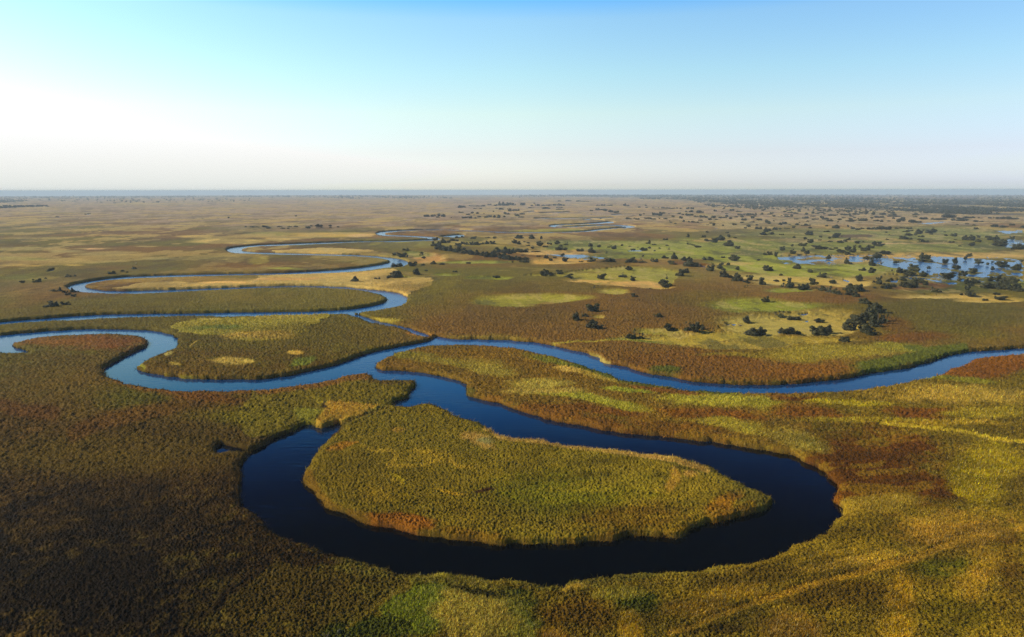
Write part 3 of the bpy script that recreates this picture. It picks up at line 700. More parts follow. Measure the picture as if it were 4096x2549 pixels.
def blades():
    n = 480000
    ph = np.radians(rng.uniform(-47, 47, n))
    v = rng.uniform(1130, 2680, n) ** 1.0
    _, r, _ = unproject(np.full(n, CX), v, 2.5)
    x = r * np.sin(ph); y = r * np.cos(ph)
    ri, fi = bilinear_lookup(x, y)
    sd = SD[ri, fi]; k = cls[ri, fi]; hh = hgt[ri, fi]
    keep = (sd > .25) & (hh > 1.0) & ~pw[ri, fi]
    x, y, r, ri, fi, k, sd, hh = (q[keep] for q in (x, y, r, ri, fi, k, sd, hh))
    # extra fringe along the banks
    ex, ey = [], []
    for wpoly in WP:
        d = wpoly[:, 1]
        for i in range(len(wpoly)):
            j = (i + 1) % len(wpoly)
            rr = math.hypot(*wpoly[i])
            if rr > 1200 or abs(math.atan2(wpoly[i, 0], wpoly[i, 1])) > .8: continue
            L = np.hypot(*(wpoly[j] - wpoly[i]))
            m = int(L * min(9.0, (420. / rr) ** 2 * 2.2 + .6) + rng.random())
            t = rng.random(m)
            ex.append(wpoly[i, 0] + (wpoly[j, 0] - wpoly[i, 0]) * t + rng.normal(0, .6, m))
            ey.append(wpoly[i, 1] + (wpoly[j, 1] - wpoly[i, 1]) * t + rng.normal(0, .55, m))
    ex = np.concatenate(ex); ey = np.concatenate(ey)
    eri, efi = bilinear_lookup(ex, ey)
    ok = SD[eri, efi] > -.6
    ex, ey, eri, efi = ex[ok], ey[ok], eri[ok], efi[ok]
    er = np.hypot(ex, ey)
    n0 = len(x); n1 = len(ex)
    X = np.concatenate([x, ex]); Y = np.concatenate([y, ey]); Rr = np.concatenate([r, er])
    RI = np.concatenate([ri, eri]); FI = np.concatenate([fi, efi])
    K = cls[RI, FI]; HH = hgt[RI, FI]
    base = np.maximum(H[RI, FI], -.2)
    fringe = np.concatenate([np.zeros(n0, bool), np.ones(n1, bool)])
    base = np.where(fringe, np.minimum(base, HH * rng.uniform(.05, .68, n0 + n1)), base) - .25
    hgt_b = rng.uniform(.16, .36, n0 + n1) + K * rng.uniform(.2, .8, n0 + n1)
    hgt_b = np.where(fringe, HH * rng.uniform(.25, .5, n0 + n1) + .1, hgt_b)
    hgt_b *= np.clip(HH / 2.4, .4, 1.1) * (1 + .5 * sstep(200, 320, Rr)) * (1 - .45 * sstep(450, 950, Rr))
    cc = col[RI, FI] * GAIN
    V_, T_, C_ = [], [], []
    off = 0
    N_ = n0 + n1
    for s in range(3):
        wdt = (.045 + .05 * rng.random(N_)) * np.clip(Rr / 230., .9, 3.0) * np.where(K > .5, .7, 1.1)
        an = rng.uniform(0, math.pi, N_)
        jx = rng.normal(0, .34, N_); jy = rng.normal(0, .34, N_)
        lean = rng.normal(0, .30, (N_, 2)) * np.where(fringe, 1.7, 1.0)[:, None] * (1 - .45 * K)[:, None] + np.array([.10, 0])
        bx = X + jx; by = Y + jy; zz = drop(X, Y) + base
        hs = hgt_b * rng.uniform(.7, 1.15, N_)
        p1 = np.stack([bx - wdt * np.cos(an), by - wdt * np.sin(an), zz + hs * .35], 1)
        p2 = np.stack([bx + wdt * np.cos(an), by + wdt * np.sin(an), zz + hs * .35], 1)
        p0 = np.stack([bx, by, zz - .1], 1)
        tp = np.stack([bx + lean[:, 0] * hs, by + lean[:, 1] * hs, zz + hs], 1)
        V_.append(np.stack([p0, p2, tp, p1], 1).reshape(-1, 3))
        bright = rng.lognormal(-.05, .45, N_) * (1 + .15 * K)
        c = cc * bright[:, None]
        plume = (rng.random(N_) < .22 * K)[:, None]
        c = np.where(plume, c * .5 + lin((196, 176, 120)) * .5, c)
        hue = rng.normal(0, .10, N_)
        c = c * np.stack([1 + hue, np.ones(N_), 1 - hue], 1)
        C_.append(np.repeat(np.clip(c, 0, 1), 4, 0))
    Vv = np.concatenate(V_); Cc = np.concatenate(C_)
    Q = np.arange(len(Vv)).reshape(-1, 4)
    o = link('reed_bed', make_mesh('reed_bed', Vv, Q, M_reed, Cc))
    o['kind'] = 'stuff'; o['label'] = 'papyrus heads and feathery reeds standing over the marsh and along the river banks'
    o['category'] = 'reeds'
    print('blades', len(Q))
blades()

# ------------------------------------------------------------------ trees
def leaf_material(name, c, var=.5):
    m, N, L, b = newmat(name)
    geo = N.new('ShaderNodeNewGeometry')
    oi = N.new('ShaderNodeObjectInfo')
    nz = N.new('ShaderNodeTexNoise'); nz.inputs['Scale'].default_value = .6; nz.inputs['Detail'].default_value = 3
    L.new(geo.outputs['Position'], nz.inputs['Vector'])
    cr = N.new('ShaderNodeValToRGB')
    cr.color_ramp.elements[0].position = .3; cr.color_ramp.elements[1].position = .72
    cr.color_ramp.elements[0].color = (*[q * (1 - var) for q in c], 1)
    cr.color_ramp.elements[1].color = (c[0] * (1 + var) * 1.12, c[1] * (1 + var), c[2] * (1 + var * .6), 1)
    L.new(nz.outputs['Fac'], cr.inputs['Fac'])
    hs = N.new('ShaderNodeHueSaturation')
    mr = N.new('ShaderNodeMapRange'); mr.inputs['To Min'].default_value = .7; mr.inputs['To Max'].default_value = 1.3
    L.new(oi.outputs['Random'], mr.inputs['Value']); L.new(mr.outputs['Result'], hs.inputs['Value'])
    L.new(cr.outputs['Color'], hs.inputs['Color'])
    L.new(hs.outputs['Color'], b.inputs['Base Color'])
    b.inputs['Roughness'].default_value = .6; b.inputs['Specular IOR Level'].default_value = .25
    return m
M_leaf = leaf_material('dark_foliage', (.066, .068, .026))
M_palm = leaf_material('palm_fronds', (.070, .080, .026))
M_dead = leaf_material('dry_branches', (.36, .30, .20), .25)
mb, Nn, Ll, bb = newmat('bark')
nz = Nn.new('ShaderNodeTexNoise'); nz.inputs['Scale'].default_value = 3
cr = Nn.new('ShaderNodeValToRGB'); cr.color_ramp.elements[0].color = (.06, .045, .03, 1); cr.color_ramp.elements[1].color = (.22, .18, .13, 1)
Ll.new(nz.outputs['Fac'], cr.inputs['Fac']); Ll.new(cr.outputs['Color'], bb.inputs['Base Color']); bb.inputs['Roughness'].default_value = .9
M_bark = mb

def crown_mesh(name, lobes, n, leaf, r, mat):
    """leaf-clump quads through the volume of several lobes; unit box: x,y in -.5..+.5, z 0..1"""
    vol = np.array([l[3] * l[4] * l[5] for l in lobes]) ** .67
    pick = r.choice(len(lobes), n, p=vol / vol.sum())
    L = np.array(lobes)[pick]
    d = r.normal(size=(n, 3)); d /= np.linalg.norm(d, axis=1)[:, None]
    rad = .35 + .68 * r.random(n) ** .45
    rad *= 1 + .22 * np.sin(d[:, 0] * 7 + pick) * np.cos(d[:, 1] * 6 + d[:, 2] * 5)
    p = L[:, :3] + d * L[:, 3:6] * rad[:, None]
    nr = d + r.normal(0, .42, (n, 3)); nr /= np.linalg.norm(nr, axis=1)[:, None]
    up = r.normal(size=(n, 3))
    t1 = np.cross(nr, up); t1 /= np.linalg.norm(t1, axis=1)[:, None] + 1e-9
    t2 = np.cross(nr, t1)
    s = leaf * r.uniform(.5, 1.35, n)[:, None]
    asp = r.uniform(.5, 1.0, n)[:, None]
    q = np.stack([p - t1 * s, p - t2 * s * asp * .8 + t1 * s * .1, p + t1 * s, p + t2 * s * asp], 1)
    q[..., 2] = np.maximum(q[..., 2], .0)
    Vv = q.reshape(-1, 3)
    return make_mesh(name, Vv, np.arange(len(Vv)).reshape(-1, 4), mat)

def tube(V, Fq, pts, rads, seg=7):
    base = len(V)
    pts = [np.array(p, float) for p in pts]
    for i, p in enumerate(pts):
        d = pts[min(i + 1, len(pts) - 1)] - pts[max(i - 1, 0)]
        d /= np.linalg.norm(d) + 1e-9
        a = np.cross(d, [0.3, 1, .1]); a /= np.linalg.norm(a) + 1e-9
        b = np.cross(d, a)
        for s in range(seg):
            t = 2 * math.pi * s / seg
            V.append(p + (a * math.cos(t) + b * math.sin(t)) * rads[i])
    for i in range(len(pts) - 1):
        for s in range(seg):
            q = base + i * seg
            Fq.append((q + s, q + (s + 1) % seg, q + seg + (s + 1) % seg, q + seg + s))

def trunk_mesh(name, r, targets, w=.045, mat=None):
    V, Fq = [], []
    fork = np.array([r.normal(0, .02), r.normal(0, .02), .28])
    tube(V, Fq, [(0, 0, -.03), (0, 0, .08), fork], [w * 1.5, w, w * .8])
    for t in targets:
        t = np.array(t); mid = fork + (t - fork) * .5 + r.normal(0, .03, 3)
        tube(V, Fq, [fork - [0, 0, .02], mid, t], [w * .6, w * .38, w * .12], 6)
    return make_mesh(name, np.array(V), np.array(Fq), mat or M_bark, smooth=True)

PROT = {'tree': [], 'shrub': [], 'palm_tree': [], 'dead_tree': []}
for i in range(12):
    r = np.random.default_rng(100 + i)
    lobes = []
    lean = r.uniform(-.12, .12)
    for j in range(r.integers(9, 14)):
        an = r.uniform(0, 2 * math.pi); q = .40 * math.sqrt(r.uniform(0, 1))
        z = r.uniform(.22, .86 - .5 * (q / .4) ** 2 * r.uniform(.3, 1))
        rr = r.uniform(.09, .19)
        lobes.append([q * math.cos(an) + lean * z, q * math.sin(an), z, rr, rr, rr * r.uniform(.7, 1.1)])
    lobes.append([lean * .5, 0, .30, .30, .30, .26])
    cm = crown_mesh('tree_crown', lobes, 2300, .046, r, M_leaf)
    tm = trunk_mesh('tree_trunk', r, [l[:3] for l in lobes[:5]])
    PROT['tree'].append((cm, tm))
for i in range(3):      # a taller one with a leader
    r = np.random.default_rng(150 + i)
    lobes = [[-.12, 0, .38, .28, .28, .34], [.18, .1, .30, .24, .26, .26], [.05, -.15, .55, .2, .2, .26], [-.05, .05, .80, .15, .15, .18], [.22, -.1, .5, .14, .16, .16]]
    PROT['tree'].append((crown_mesh('tree_crown', lobes, 1900, .048, r, M_leaf), trunk_mesh('tree_trunk', r, [l[:3] for l in lobes])))
for i in range(5):
    r = np.random.default_rng(200 + i)
    lobes = []
    for j in range(6):
        x = -.34 + .136 * j + r.normal(0, .03)
        hz = r.uniform(.25, .55)
        lobes.append([x, r.normal(0, .14), hz, .16, .22, min(hz, .42)])
    PROT['shrub'].append((crown_mesh('shrub_crown', lobes, 1300, .052, r, M_leaf), trunk_mesh('shrub_trunk', r, [l[:3] for l in lobes[::2]], .03)))

def palm_meshes(seed):
    r = np.random.default_rng(seed)
    cv, cf, tv, tf = [], [], [], []
    for s in range(r.integers(3, 6)):
        bx, by = r.uniform(-.24, .24, 2); hz = r.uniform(.45, .82)
        tx, ty = bx + r.normal(0, .06), by + r.normal(0, .06)
        tube(tv, tf, [(bx, by, -.02), ((bx + tx) / 2, (by + ty) / 2, hz * .5), (tx, ty, hz)], [.03, .022, .02], 6)
        for k in range(34):
            an = r.uniform(0, 2 * math.pi); el = r.uniform(-.5, 1.3); ln = r.uniform(.13, .22)
            d = np.array([math.cos(an) * math.cos(el), math.sin(an) * math.cos(el), math.sin(el)])
            side = np.cross(d, [0, 0, 1]); side /= np.linalg.norm(side) + 1e-9
            p = np.array([tx, ty, hz])
            for seg in range(3):
                w0 = .030 * (1 - seg / 3.3); w1 = .030 * (1 - (seg + 1) / 3.3)
                q = p + d * ln / 3
                n = len(cv)
                cv += [p - side * w0, p + side * w0, q + side * w1, q - side * w1]
                cf.append((n, n + 1, n + 2, n + 3))
                p = q; d = d + np.array([0, 0, -.35]); d /= np.linalg.norm(d)
    # low undergrowth skirt
    low = crown_mesh('tmp', [[-.2, 0, .18, .25, .25, .2], [.2, .05, .15, .25, .22, .18], [0, -.1, .25, .22, .2, .24]], 700, .05, r, M_palm)
    lv = np.zeros(len(low.vertices) * 3, np.float32); low.vertices.foreach_get('co', lv); lv = lv.reshape(-1, 3)
    n = len(cv)
    allv = np.concatenate([np.array(cv), lv]); allf = np.concatenate([np.array(cf), np.arange(len(lv)).reshape(-1, 4) + n])
    bpy.data.meshes.remove(low)
    return make_mesh('palm_fronds', allv, allf, M_palm), make_mesh('palm_trunk', np.array(tv), np.array(tf), M_bark, smooth=True)
for i in range(3): PROT['palm_tree'].append(palm_meshes(300 + i))

def dead_mesh(seed):
    r = np.random.default_rng(seed); V, Fq = [], []
    for k in range(26):
        an = r.uniform(0, 6.28); q = r.uniform(.2, .5); hz = r.uniform(.4, 1)
        tube(V, Fq, [(0, 0, 0), (q * .4 * math.cos(an), q * .4 * math.sin(an), hz * .6), (q * math.cos(an), q * math.sin(an), hz)], [.03, .018, .004], 5)
    return make_mesh('bare_branches', np.array(V), np.array(Fq), M_dead)
PROT['dead_tree'].append((dead_mesh(400), trunk_mesh('dead_trunk', np.random.default_rng(5), [(.1, .1, .6), (-.2, .1, .5)], .05, M_dead)))

#TREES#
PARTNAME = {'tree': ('crown', 'trunk'), 'shrub': ('foliage', 'stem'), 'palm_tree': ('fronds', 'trunk'), 'dead_tree': ('branches', 'trunk')}
TREES = {
'A1': '210,970,55,28 358,963,85,48 428,930,28,22 650,913,75,28 715,908,35,20 1063,887,70,42 1163,862,50,20 1206,873,26,14 1278,838,48,28 1293,788,20,18,d 570,1050,45,50 520,1050,90,26 615,1062,60,32 690,1058,45,40 725,1058,50,25 645,1085,60,24 700,1097,60,28 2168,358,30,14 2075,360,20,6 1840,360,30,6 1920,362,50,5 2335,445,30,14 2400,447,60,16 '
      '15,257,50,30 55,256,50,32 95,254,50,30 140,252,50,26 185,250,50,24 230,249,50,22 275,247,50,22 320,246,50,20 360,245,44,20 400,244,40,18 435,243,40,18',
'A2': '15,446,40,12 83,447,50,24 130,458,58,24 228,444,48,14 250,461,50,14 322,444,44,14 312,461,30,14 385,443,45,16 490,458,50,28 525,440,32,14 600,442,70,32 620,455,60,12 580,455,30,10 706,437,32,16 708,452,30,12 790,448,32,16 380,342,20,12 1605,350,45,24 1640,350,45,24 1685,350,45,26 1730,345,40,30 1730,357,40,14 1765,350,30,24 1790,355,40,30 1857,360,18,8 1514,393,8,10 '
      '1945,265,60,28 1975,262,40,20 2080,275,30,10 2135,277,22,12 2100,252,60,12 2155,252,50,16 2055,250,30,10 2030,248,20,10 1945,312,50,14 2015,333,40,16 2055,320,36,18 2070,335,20,8 2110,325,36,18 2168,324,20,8 2257,303,18,14 1970,365,35,22 2000,360,40,18 2040,365,40,24 2085,368,34,16 2120,357,38,18 2190,360,45,22 2220,355,40,22 2265,360,40,30 2305,362,50,30 2362,356,28,16 2220,238,40,12 2275,248,40,16 2315,245,40,36 2350,245,50,34 2390,245,60,28 2420,240,30,26 2330,282,50,18 2410,300,50,38 2360,325,40,20 2400,330,40,16 2290,275,30,12 '
      '1425,670,66,24 1575,702,36,22 1570,715,40,12 1593,746,50,22 1310,712,50,28 1350,705,25,20 1385,730,90,42 1435,727,20,25 1335,820,110,34 1490,817,85,46 1580,812,55,20 1685,800,66,30 1760,806,62,22 2025,797,50,22 940,962,85,46 1155,943,64,22 1255,932,55,28 1340,933,160,80 1525,900,100,58 1618,867,36,22 1888,880,40,26 2280,928,66,26 1705,572,60,36 1920,550,50,22 1960,547,40,22 2065,560,66,28 2200,555,50,16 2270,560,36,22 '
      '1690,630,60,50 1735,635,60,60 1780,600,60,40 1830,595,50,30 1870,580,50,28 1905,582,40,20 1720,660,60,50 1760,668,70,50 1800,675,70,50 1850,680,70,55 1890,688,60,45 1925,680,60,50 1975,665,50,20 1935,640,50,45 1965,610,50,35 2000,615,50,30 2045,618,50,34 2095,618,70,36 2150,612,50,20 2195,610,50,30 2250,610,50,34 1905,625,60,30 2280,612,30,12 '
      '1960,698,60,30 2005,700,60,40 2050,712,70,50 2100,715,70,45 2150,722,70,50 2200,735,80,50 2255,735,80,65 2300,690,80,50 2330,745,80,55 2380,755,80,50 2365,695,80,55 2415,705,50,60 2420,762,50,50 2140,670,20,18,d 2405,612,40,20,d',
'A3': '75,558,80,40 45,558,30,26 185,560,66,40 275,565,26,36 25,605,55,40 70,612,50,32 115,590,24,10 160,605,40,16 155,628,40,14 265,632,60,50 320,640,50,18 340,612,36,18 365,618,28,20 430,612,50,36 515,622,48,36,p 465,635,46,20 470,668,100,34 185,658,44,24 20,695,60,50 80,688,80,38 130,688,70,34 225,683,80,12 650,680,80,28 745,635,60,34 820,642,48,24 755,695,80,48 895,702,46,32,p 970,660,66,46 920,645,34,12 1045,630,34,18 1120,637,30,10 1305,612,40,36 1280,610,30,12 1350,622,36,14 1313,655,40,20 1250,675,80,36 1148,678,46,24 1195,645,20,8 1405,658,32,16,p 1475,630,36,12 1490,665,28,22,p 1355,682,22,14 1460,574,50,18 1672,550,46,32 1670,615,34,30,p 1680,618,36,12 1725,628,34,16 1765,645,66,20 1865,507,40,20 2047,512,38,16 1830,552,50,26 1853,585,66,24 1985,580,80,46 1925,600,80,48 2070,550,40,32 2120,562,36,18 2060,634,110,52 2145,660,50,34 '
      '475,722,55,24 328,745,46,34 250,730,40,16 105,722,40,12 25,760,60,50 60,765,60,40 110,760,90,32 10,790,20,26 115,786,85,32 370,770,50,22 410,742,36,12 508,778,62,42 655,782,40,12 755,782,80,46 870,782,60,20 920,785,80,48 970,785,60,26 895,752,40,14 1115,790,90,40 1160,790,90,56 1225,765,40,40,d 1240,792,80,24 1245,732,28,20 1325,775,50,36,p 1360,787,72,36 1445,752,66,32 1540,762,66,60 1520,810,86,42 1645,775,70,50 1690,775,50,50 1690,830,140,66 1745,832,60,50 1830,768,40,34 1880,770,80,34 2003,745,46,16 2115,775,100,60 2338,772,34,18 2410,720,40,24 1905,805,40,20,p 1885,872,90,64 1975,850,66,58 2005,868,60,30 2050,815,44,24 2143,862,42,42 2410,870,70,60 '
      '310,905,85,56 370,910,70,34 455,888,66,36 540,936,95,42 852,946,80,64 1118,862,66,44 1055,926,90,22 1053,920,26,42,p 1148,960,66,44 1470,945,36,44,p 1455,1022,115,80 1600,920,90,70 1645,890,60,50 2025,935,85,75 2085,945,60,36 2140,970,110,60 2215,982,50,30 2250,960,70,55 2370,1005,90,75 2225,1030,62,26,p 800,1028,86,24,p 1310,1044,36,16 1150,1114,44,42 1180,1114,40,26 2130,925,50,40 2250,990,70,20 '
      '1070,250,30,24 1100,252,40,14 1213,267,24,14 1275,250,26,12 1280,268,26,10 1435,275,30,14 1465,276,50,14 1520,278,44,14 1575,277,30,12 1605,280,30,12 1665,283,40,20 1710,283,40,20 1345,272,26,8 1390,272,20,8 815,290,40,22 845,290,40,16 880,300,50,24 935,312,55,26 980,317,50,22 1008,315,30,20 755,298,34,12 820,247,34,12 870,248,50,14 930,249,60,12 '
      '100,243,60,28 185,248,30,14 240,248,50,20 300,248,40,14 350,247,50,14 410,246,50,20 450,246,50,20 490,247,30,14 180,268,60,10 330,276,80,20 455,285,80,12 455,268,60,10 15,245,40,26 45,295,60,20 15,297,30,16 50,345,60,24 97,330,50,18 90,358,50,14 450,205,34,12 535,205,60,14 640,207,60,12 700,208,60,10 215,228,20,12 758,330,26,8 '
      '842,374,24,10 1105,376,56,18 1155,344,24,8 1190,380,44,16 1160,372,24,10 1225,348,30,26 1260,330,24,12 1270,375,40,18 1310,378,36,20 1345,380,40,14 1400,374,20,10 1460,376,36,14 1345,340,40,30 1380,340,50,22 1410,345,50,36 1440,325,30,18 1495,330,24,10 1530,358,30,16 1510,412,30,12 1495,398,16,10 1560,424,30,12 1605,374,34,26 1630,404,30,20 1590,330,40,18 1620,340,30,14 1665,345,50,22 1700,345,50,22 1660,310,30,14 1700,312,50,22 1785,318,70,26 1750,355,40,14 1805,362,50,24 1845,365,36,20 1680,408,20,16 1720,410,34,20 1760,412,36,14 1790,392,40,12 1885,385,40,24 1915,370,50,26 1945,385,30,12 1910,440,36,22 1995,440,30,12 1860,435,26,8 1900,420,60,12 1975,372,40,18 2040,355,40,20 2080,378,40,22 2020,368,40,14 2108,438,44,20 2130,362,36,14 2180,362,40,18 2205,392,60,22 2190,415,36,16 2285,375,36,26 2300,355,50,14 2350,392,50,20 2285,410,50,14 2240,345,50,26 2180,342,60,18 2290,340,60,20 2250,453,44,24 2325,440,30,14 2215,467,30,14 2345,475,70,26 2410,500,50,40 2390,530,80,34 2415,415,40,30 2085,300,40,20 1930,305,30,18 2000,313,26,10 2155,310,60,14 2370,335,40,16 2385,300,40,16 2040,330,26,10',
'A4': '8,425,40,36 57,402,18,14 60,355,38,16 20,335,40,14 40,325,40,14 100,358,14,6 130,348,20,8 165,315,30,16 195,360,60,20 232,355,36,22 215,320,50,14 265,328,50,16 295,310,36,18 360,342,46,22 175,340,60,10 430,328,40,26 470,330,40,14 510,325,50,16 545,335,30,12 600,305,26,12 428,356,40,12 270,382,36,12 360,375,60,22 430,388,30,14 460,385,40,14 515,378,40,28 550,385,60,20 590,402,60,22 376,404,28,12 610,350,66,20 640,345,40,12 670,325,30,14 740,345,80,22 790,355,40,14 780,310,60,20 835,340,50,20 880,330,50,22 925,338,50,28 720,370,30,10 820,372,26,14 790,405,85,34 665,412,20,12 680,392,40,18 910,400,80,28 885,385,50,16 985,378,30,20 995,340,50,26 1060,368,100,18 1090,340,60,22 1190,348,70,20 1190,330,40,20 1030,402,60,18 1085,410,40,22 1145,405,30,14 1190,383,26,20 1240,412,46,34 1285,402,50,44 1195,360,100,14 1395,348,60,26 1400,365,40,14 1385,415,110,30 1480,385,90,22 1600,390,80,20 1640,388,90,18 1720,370,130,40 1820,400,120,24 1830,385,80,20 1890,375,60,20 1935,375,60,20 1975,412,50,20 2025,412,34,14 2010,375,40,10 2120,378,44,16 2215,382,80,24 2300,385,80,28 2350,385,50,16 '
      '125,436,50,26 160,425,46,26 215,434,26,12 285,438,46,20 350,443,60,22 390,443,36,14 400,468,34,18 305,416,22,10 250,465,34,24 180,472,44,14 15,490,50,24 75,482,50,30 110,478,34,16 30,525,60,26 130,530,40,14 555,450,30,16 645,468,75,32 768,455,30,20 790,455,20,8 815,475,66,20 860,480,50,14 895,476,34,16 965,480,60,22 1005,480,50,22 1030,482,50,36 1070,480,60,36 1130,482,70,34 1225,474,34,18 1275,468,50,12 1345,475,60,18 1320,505,60,20 1355,495,40,14 1800,437,30,10 1890,432,40,10 1965,446,50,14 1975,480,40,18 2150,462,70,32 2240,465,80,24 2315,446,60,20 2410,468,50,28 '
      '400,533,70,44 248,558,30,20 560,502,60,16 640,558,80,42 660,530,50,24 582,565,36,20 497,555,34,20 495,583,34,12 700,546,20,8 590,597,46,16 345,573,50,24 395,605,60,40 335,635,80,38 235,640,30,24 85,648,20,6 685,606,60,26 735,596,40,20 765,582,60,24 845,612,60,24 875,598,60,12 1125,510,30,12 1135,580,28,16 1150,530,14,6 1275,570,70,34 1330,575,66,24 1355,538,90,28 1435,525,80,58 1455,552,50,18 1520,515,70,34 1570,510,80,34 1550,530,40,14 1440,580,34,14 1465,600,40,30 1500,602,60,18 1680,508,24,10 1685,542,40,16 1765,548,60,32 1570,468,20,8 1742,610,60,18 1780,582,26,12 1870,585,60,46 1930,588,80,54 2000,560,40,24 2000,602,50,30 1935,636,60,40 1820,642,26,14 2075,560,50,20 2130,585,80,40 2170,580,50,40 2315,582,60,38 2190,642,110,60 2230,620,60,50 2250,640,50,30 2370,675,90,56 2415,672,40,40 2340,660,50,40 '
      '135,678,56,42 235,712,56,46 335,688,50,40 370,710,64,36 20,720,50,36 78,735,34,50 425,640,30,16 450,648,50,24 500,665,80,40 545,665,60,24 600,670,50,16 640,660,40,16 575,760,50,40 830,632,20,10 760,680,60,46 815,700,60,66 700,700,80,36 750,722,60,46 790,725,40,14 880,655,40,30 910,685,70,40 950,680,60,50 990,658,50,34 1010,625,60,30 1060,640,80,44 1040,610,60,20 1125,718,100,40 1035,757,90,56 955,765,86,34 745,808,46,56 780,808,50,26 985,825,76,54 1075,810,50,42,d 1220,800,46,30 1450,785,40,50 1465,760,70,54 1520,765,60,50 1500,785,110,20 1685,805,70,48 1775,805,80,52 1875,772,36,46 1912,740,56,34 2000,812,66,52 2085,825,36,30 2130,800,28,18 2220,840,110,60 2250,815,50,30 2410,795,40,30 1790,862,72,52 1530,862,36,36 2130,870,36,44 2355,870,80,54 2380,845,60,40 1245,895,70,66 1290,890,60,40 1380,880,110,72 1355,918,90,44 1400,860,50,40 1475,928,80,48 1185,875,20,20 1940,900,70,56 1975,885,40,40 1865,925,50,56 1820,920,40,36 1710,948,150,62 1815,975,40,50 1280,965,80,50 1400,970,60,40 1440,965,60,30 '
      '277,852,85,46 403,888,60,34 28,868,60,40 110,915,42,20 520,932,90,40 495,905,30,24,p 600,945,44,24,d 615,990,80,32 905,872,60,30 985,893,84,50 865,970,76,60 1050,1000,66,80 1010,985,50,30 1020,1042,66,22 1110,1045,90,60 1190,1032,60,40 1270,1020,60,40 1330,1035,90,60 1380,1030,80,80 1490,1010,60,60 1450,990,50,30 80,975,50,24 140,1028,110,44,p 205,1030,90,60 205,980,46,50 150,970,30,24 320,1045,90,66 370,1040,50,50 430,1005,80,64 415,960,50,24 445,1042,60,20 520,1065,80,50 580,1080,90,70,p 640,1090,80,50 665,1100,60,40 525,1025,50,22 820,1070,160,80 760,1105,80,50 840,1120,66,60 880,1065,80,60 1570,1080,60,60,p 1610,1083,70,34 1890,1060,50,66 1920,1115,130,54 1835,1110,40,30 2170,1100,60,24 1885,1000,70,50 1930,1000,60,40 1970,990,70,50 1925,1020,60,30 '
      '2060,1040,90,50 2120,1040,100,60 2190,1050,110,70 2190,980,90,70 2250,1055,100,80 2320,1065,120,90 2330,1000,90,70 2390,1075,90,60 2260,990,90,60 2110,975,60,50 2380,1030,60,40',
'B3': '765,343,125,75 605,430,110,68 700,400,66,40 750,505,115,98 830,505,80,36 1100,598,70,50 1150,602,70,94,p 1215,606,80,60,p 1345,405,60,34,p 1395,405,66,42 1485,515,90,60 1660,530,80,90,p 1720,535,90,90 1790,520,80,50 2215,460,100,60 2270,580,150,70 2350,578,110,76 2160,490,60,26,d 2390,262,70,40 2415,262,40,60',
'B1': '490,290,110,52 535,285,50,40 615,275,95,45',
'B4': '110,393,120,48,p 240,432,130,36 490,455,90,44 150,572,90,70 220,572,120,76 450,583,120,100 520,583,120,90 570,560,90,80 735,648,110,60 690,640,50,30 745,535,130,90 800,530,60,60 810,470,130,100 870,480,110,110 940,560,130,90 960,578,110,80 900,520,100,60 930,440,120,120 990,450,120,140 1050,470,130,130,p 1090,450,100,110,p 1000,370,130,90 1060,370,110,80 980,330,90,50 1020,500,110,80 925,280,110,60 2200,250,100,50 2050,255,60,20 440,710,50,25,d 1165,785,30,16 630,745,40,20',
'C2': '490,1512,50,40,d 600,1505,120,50',
}
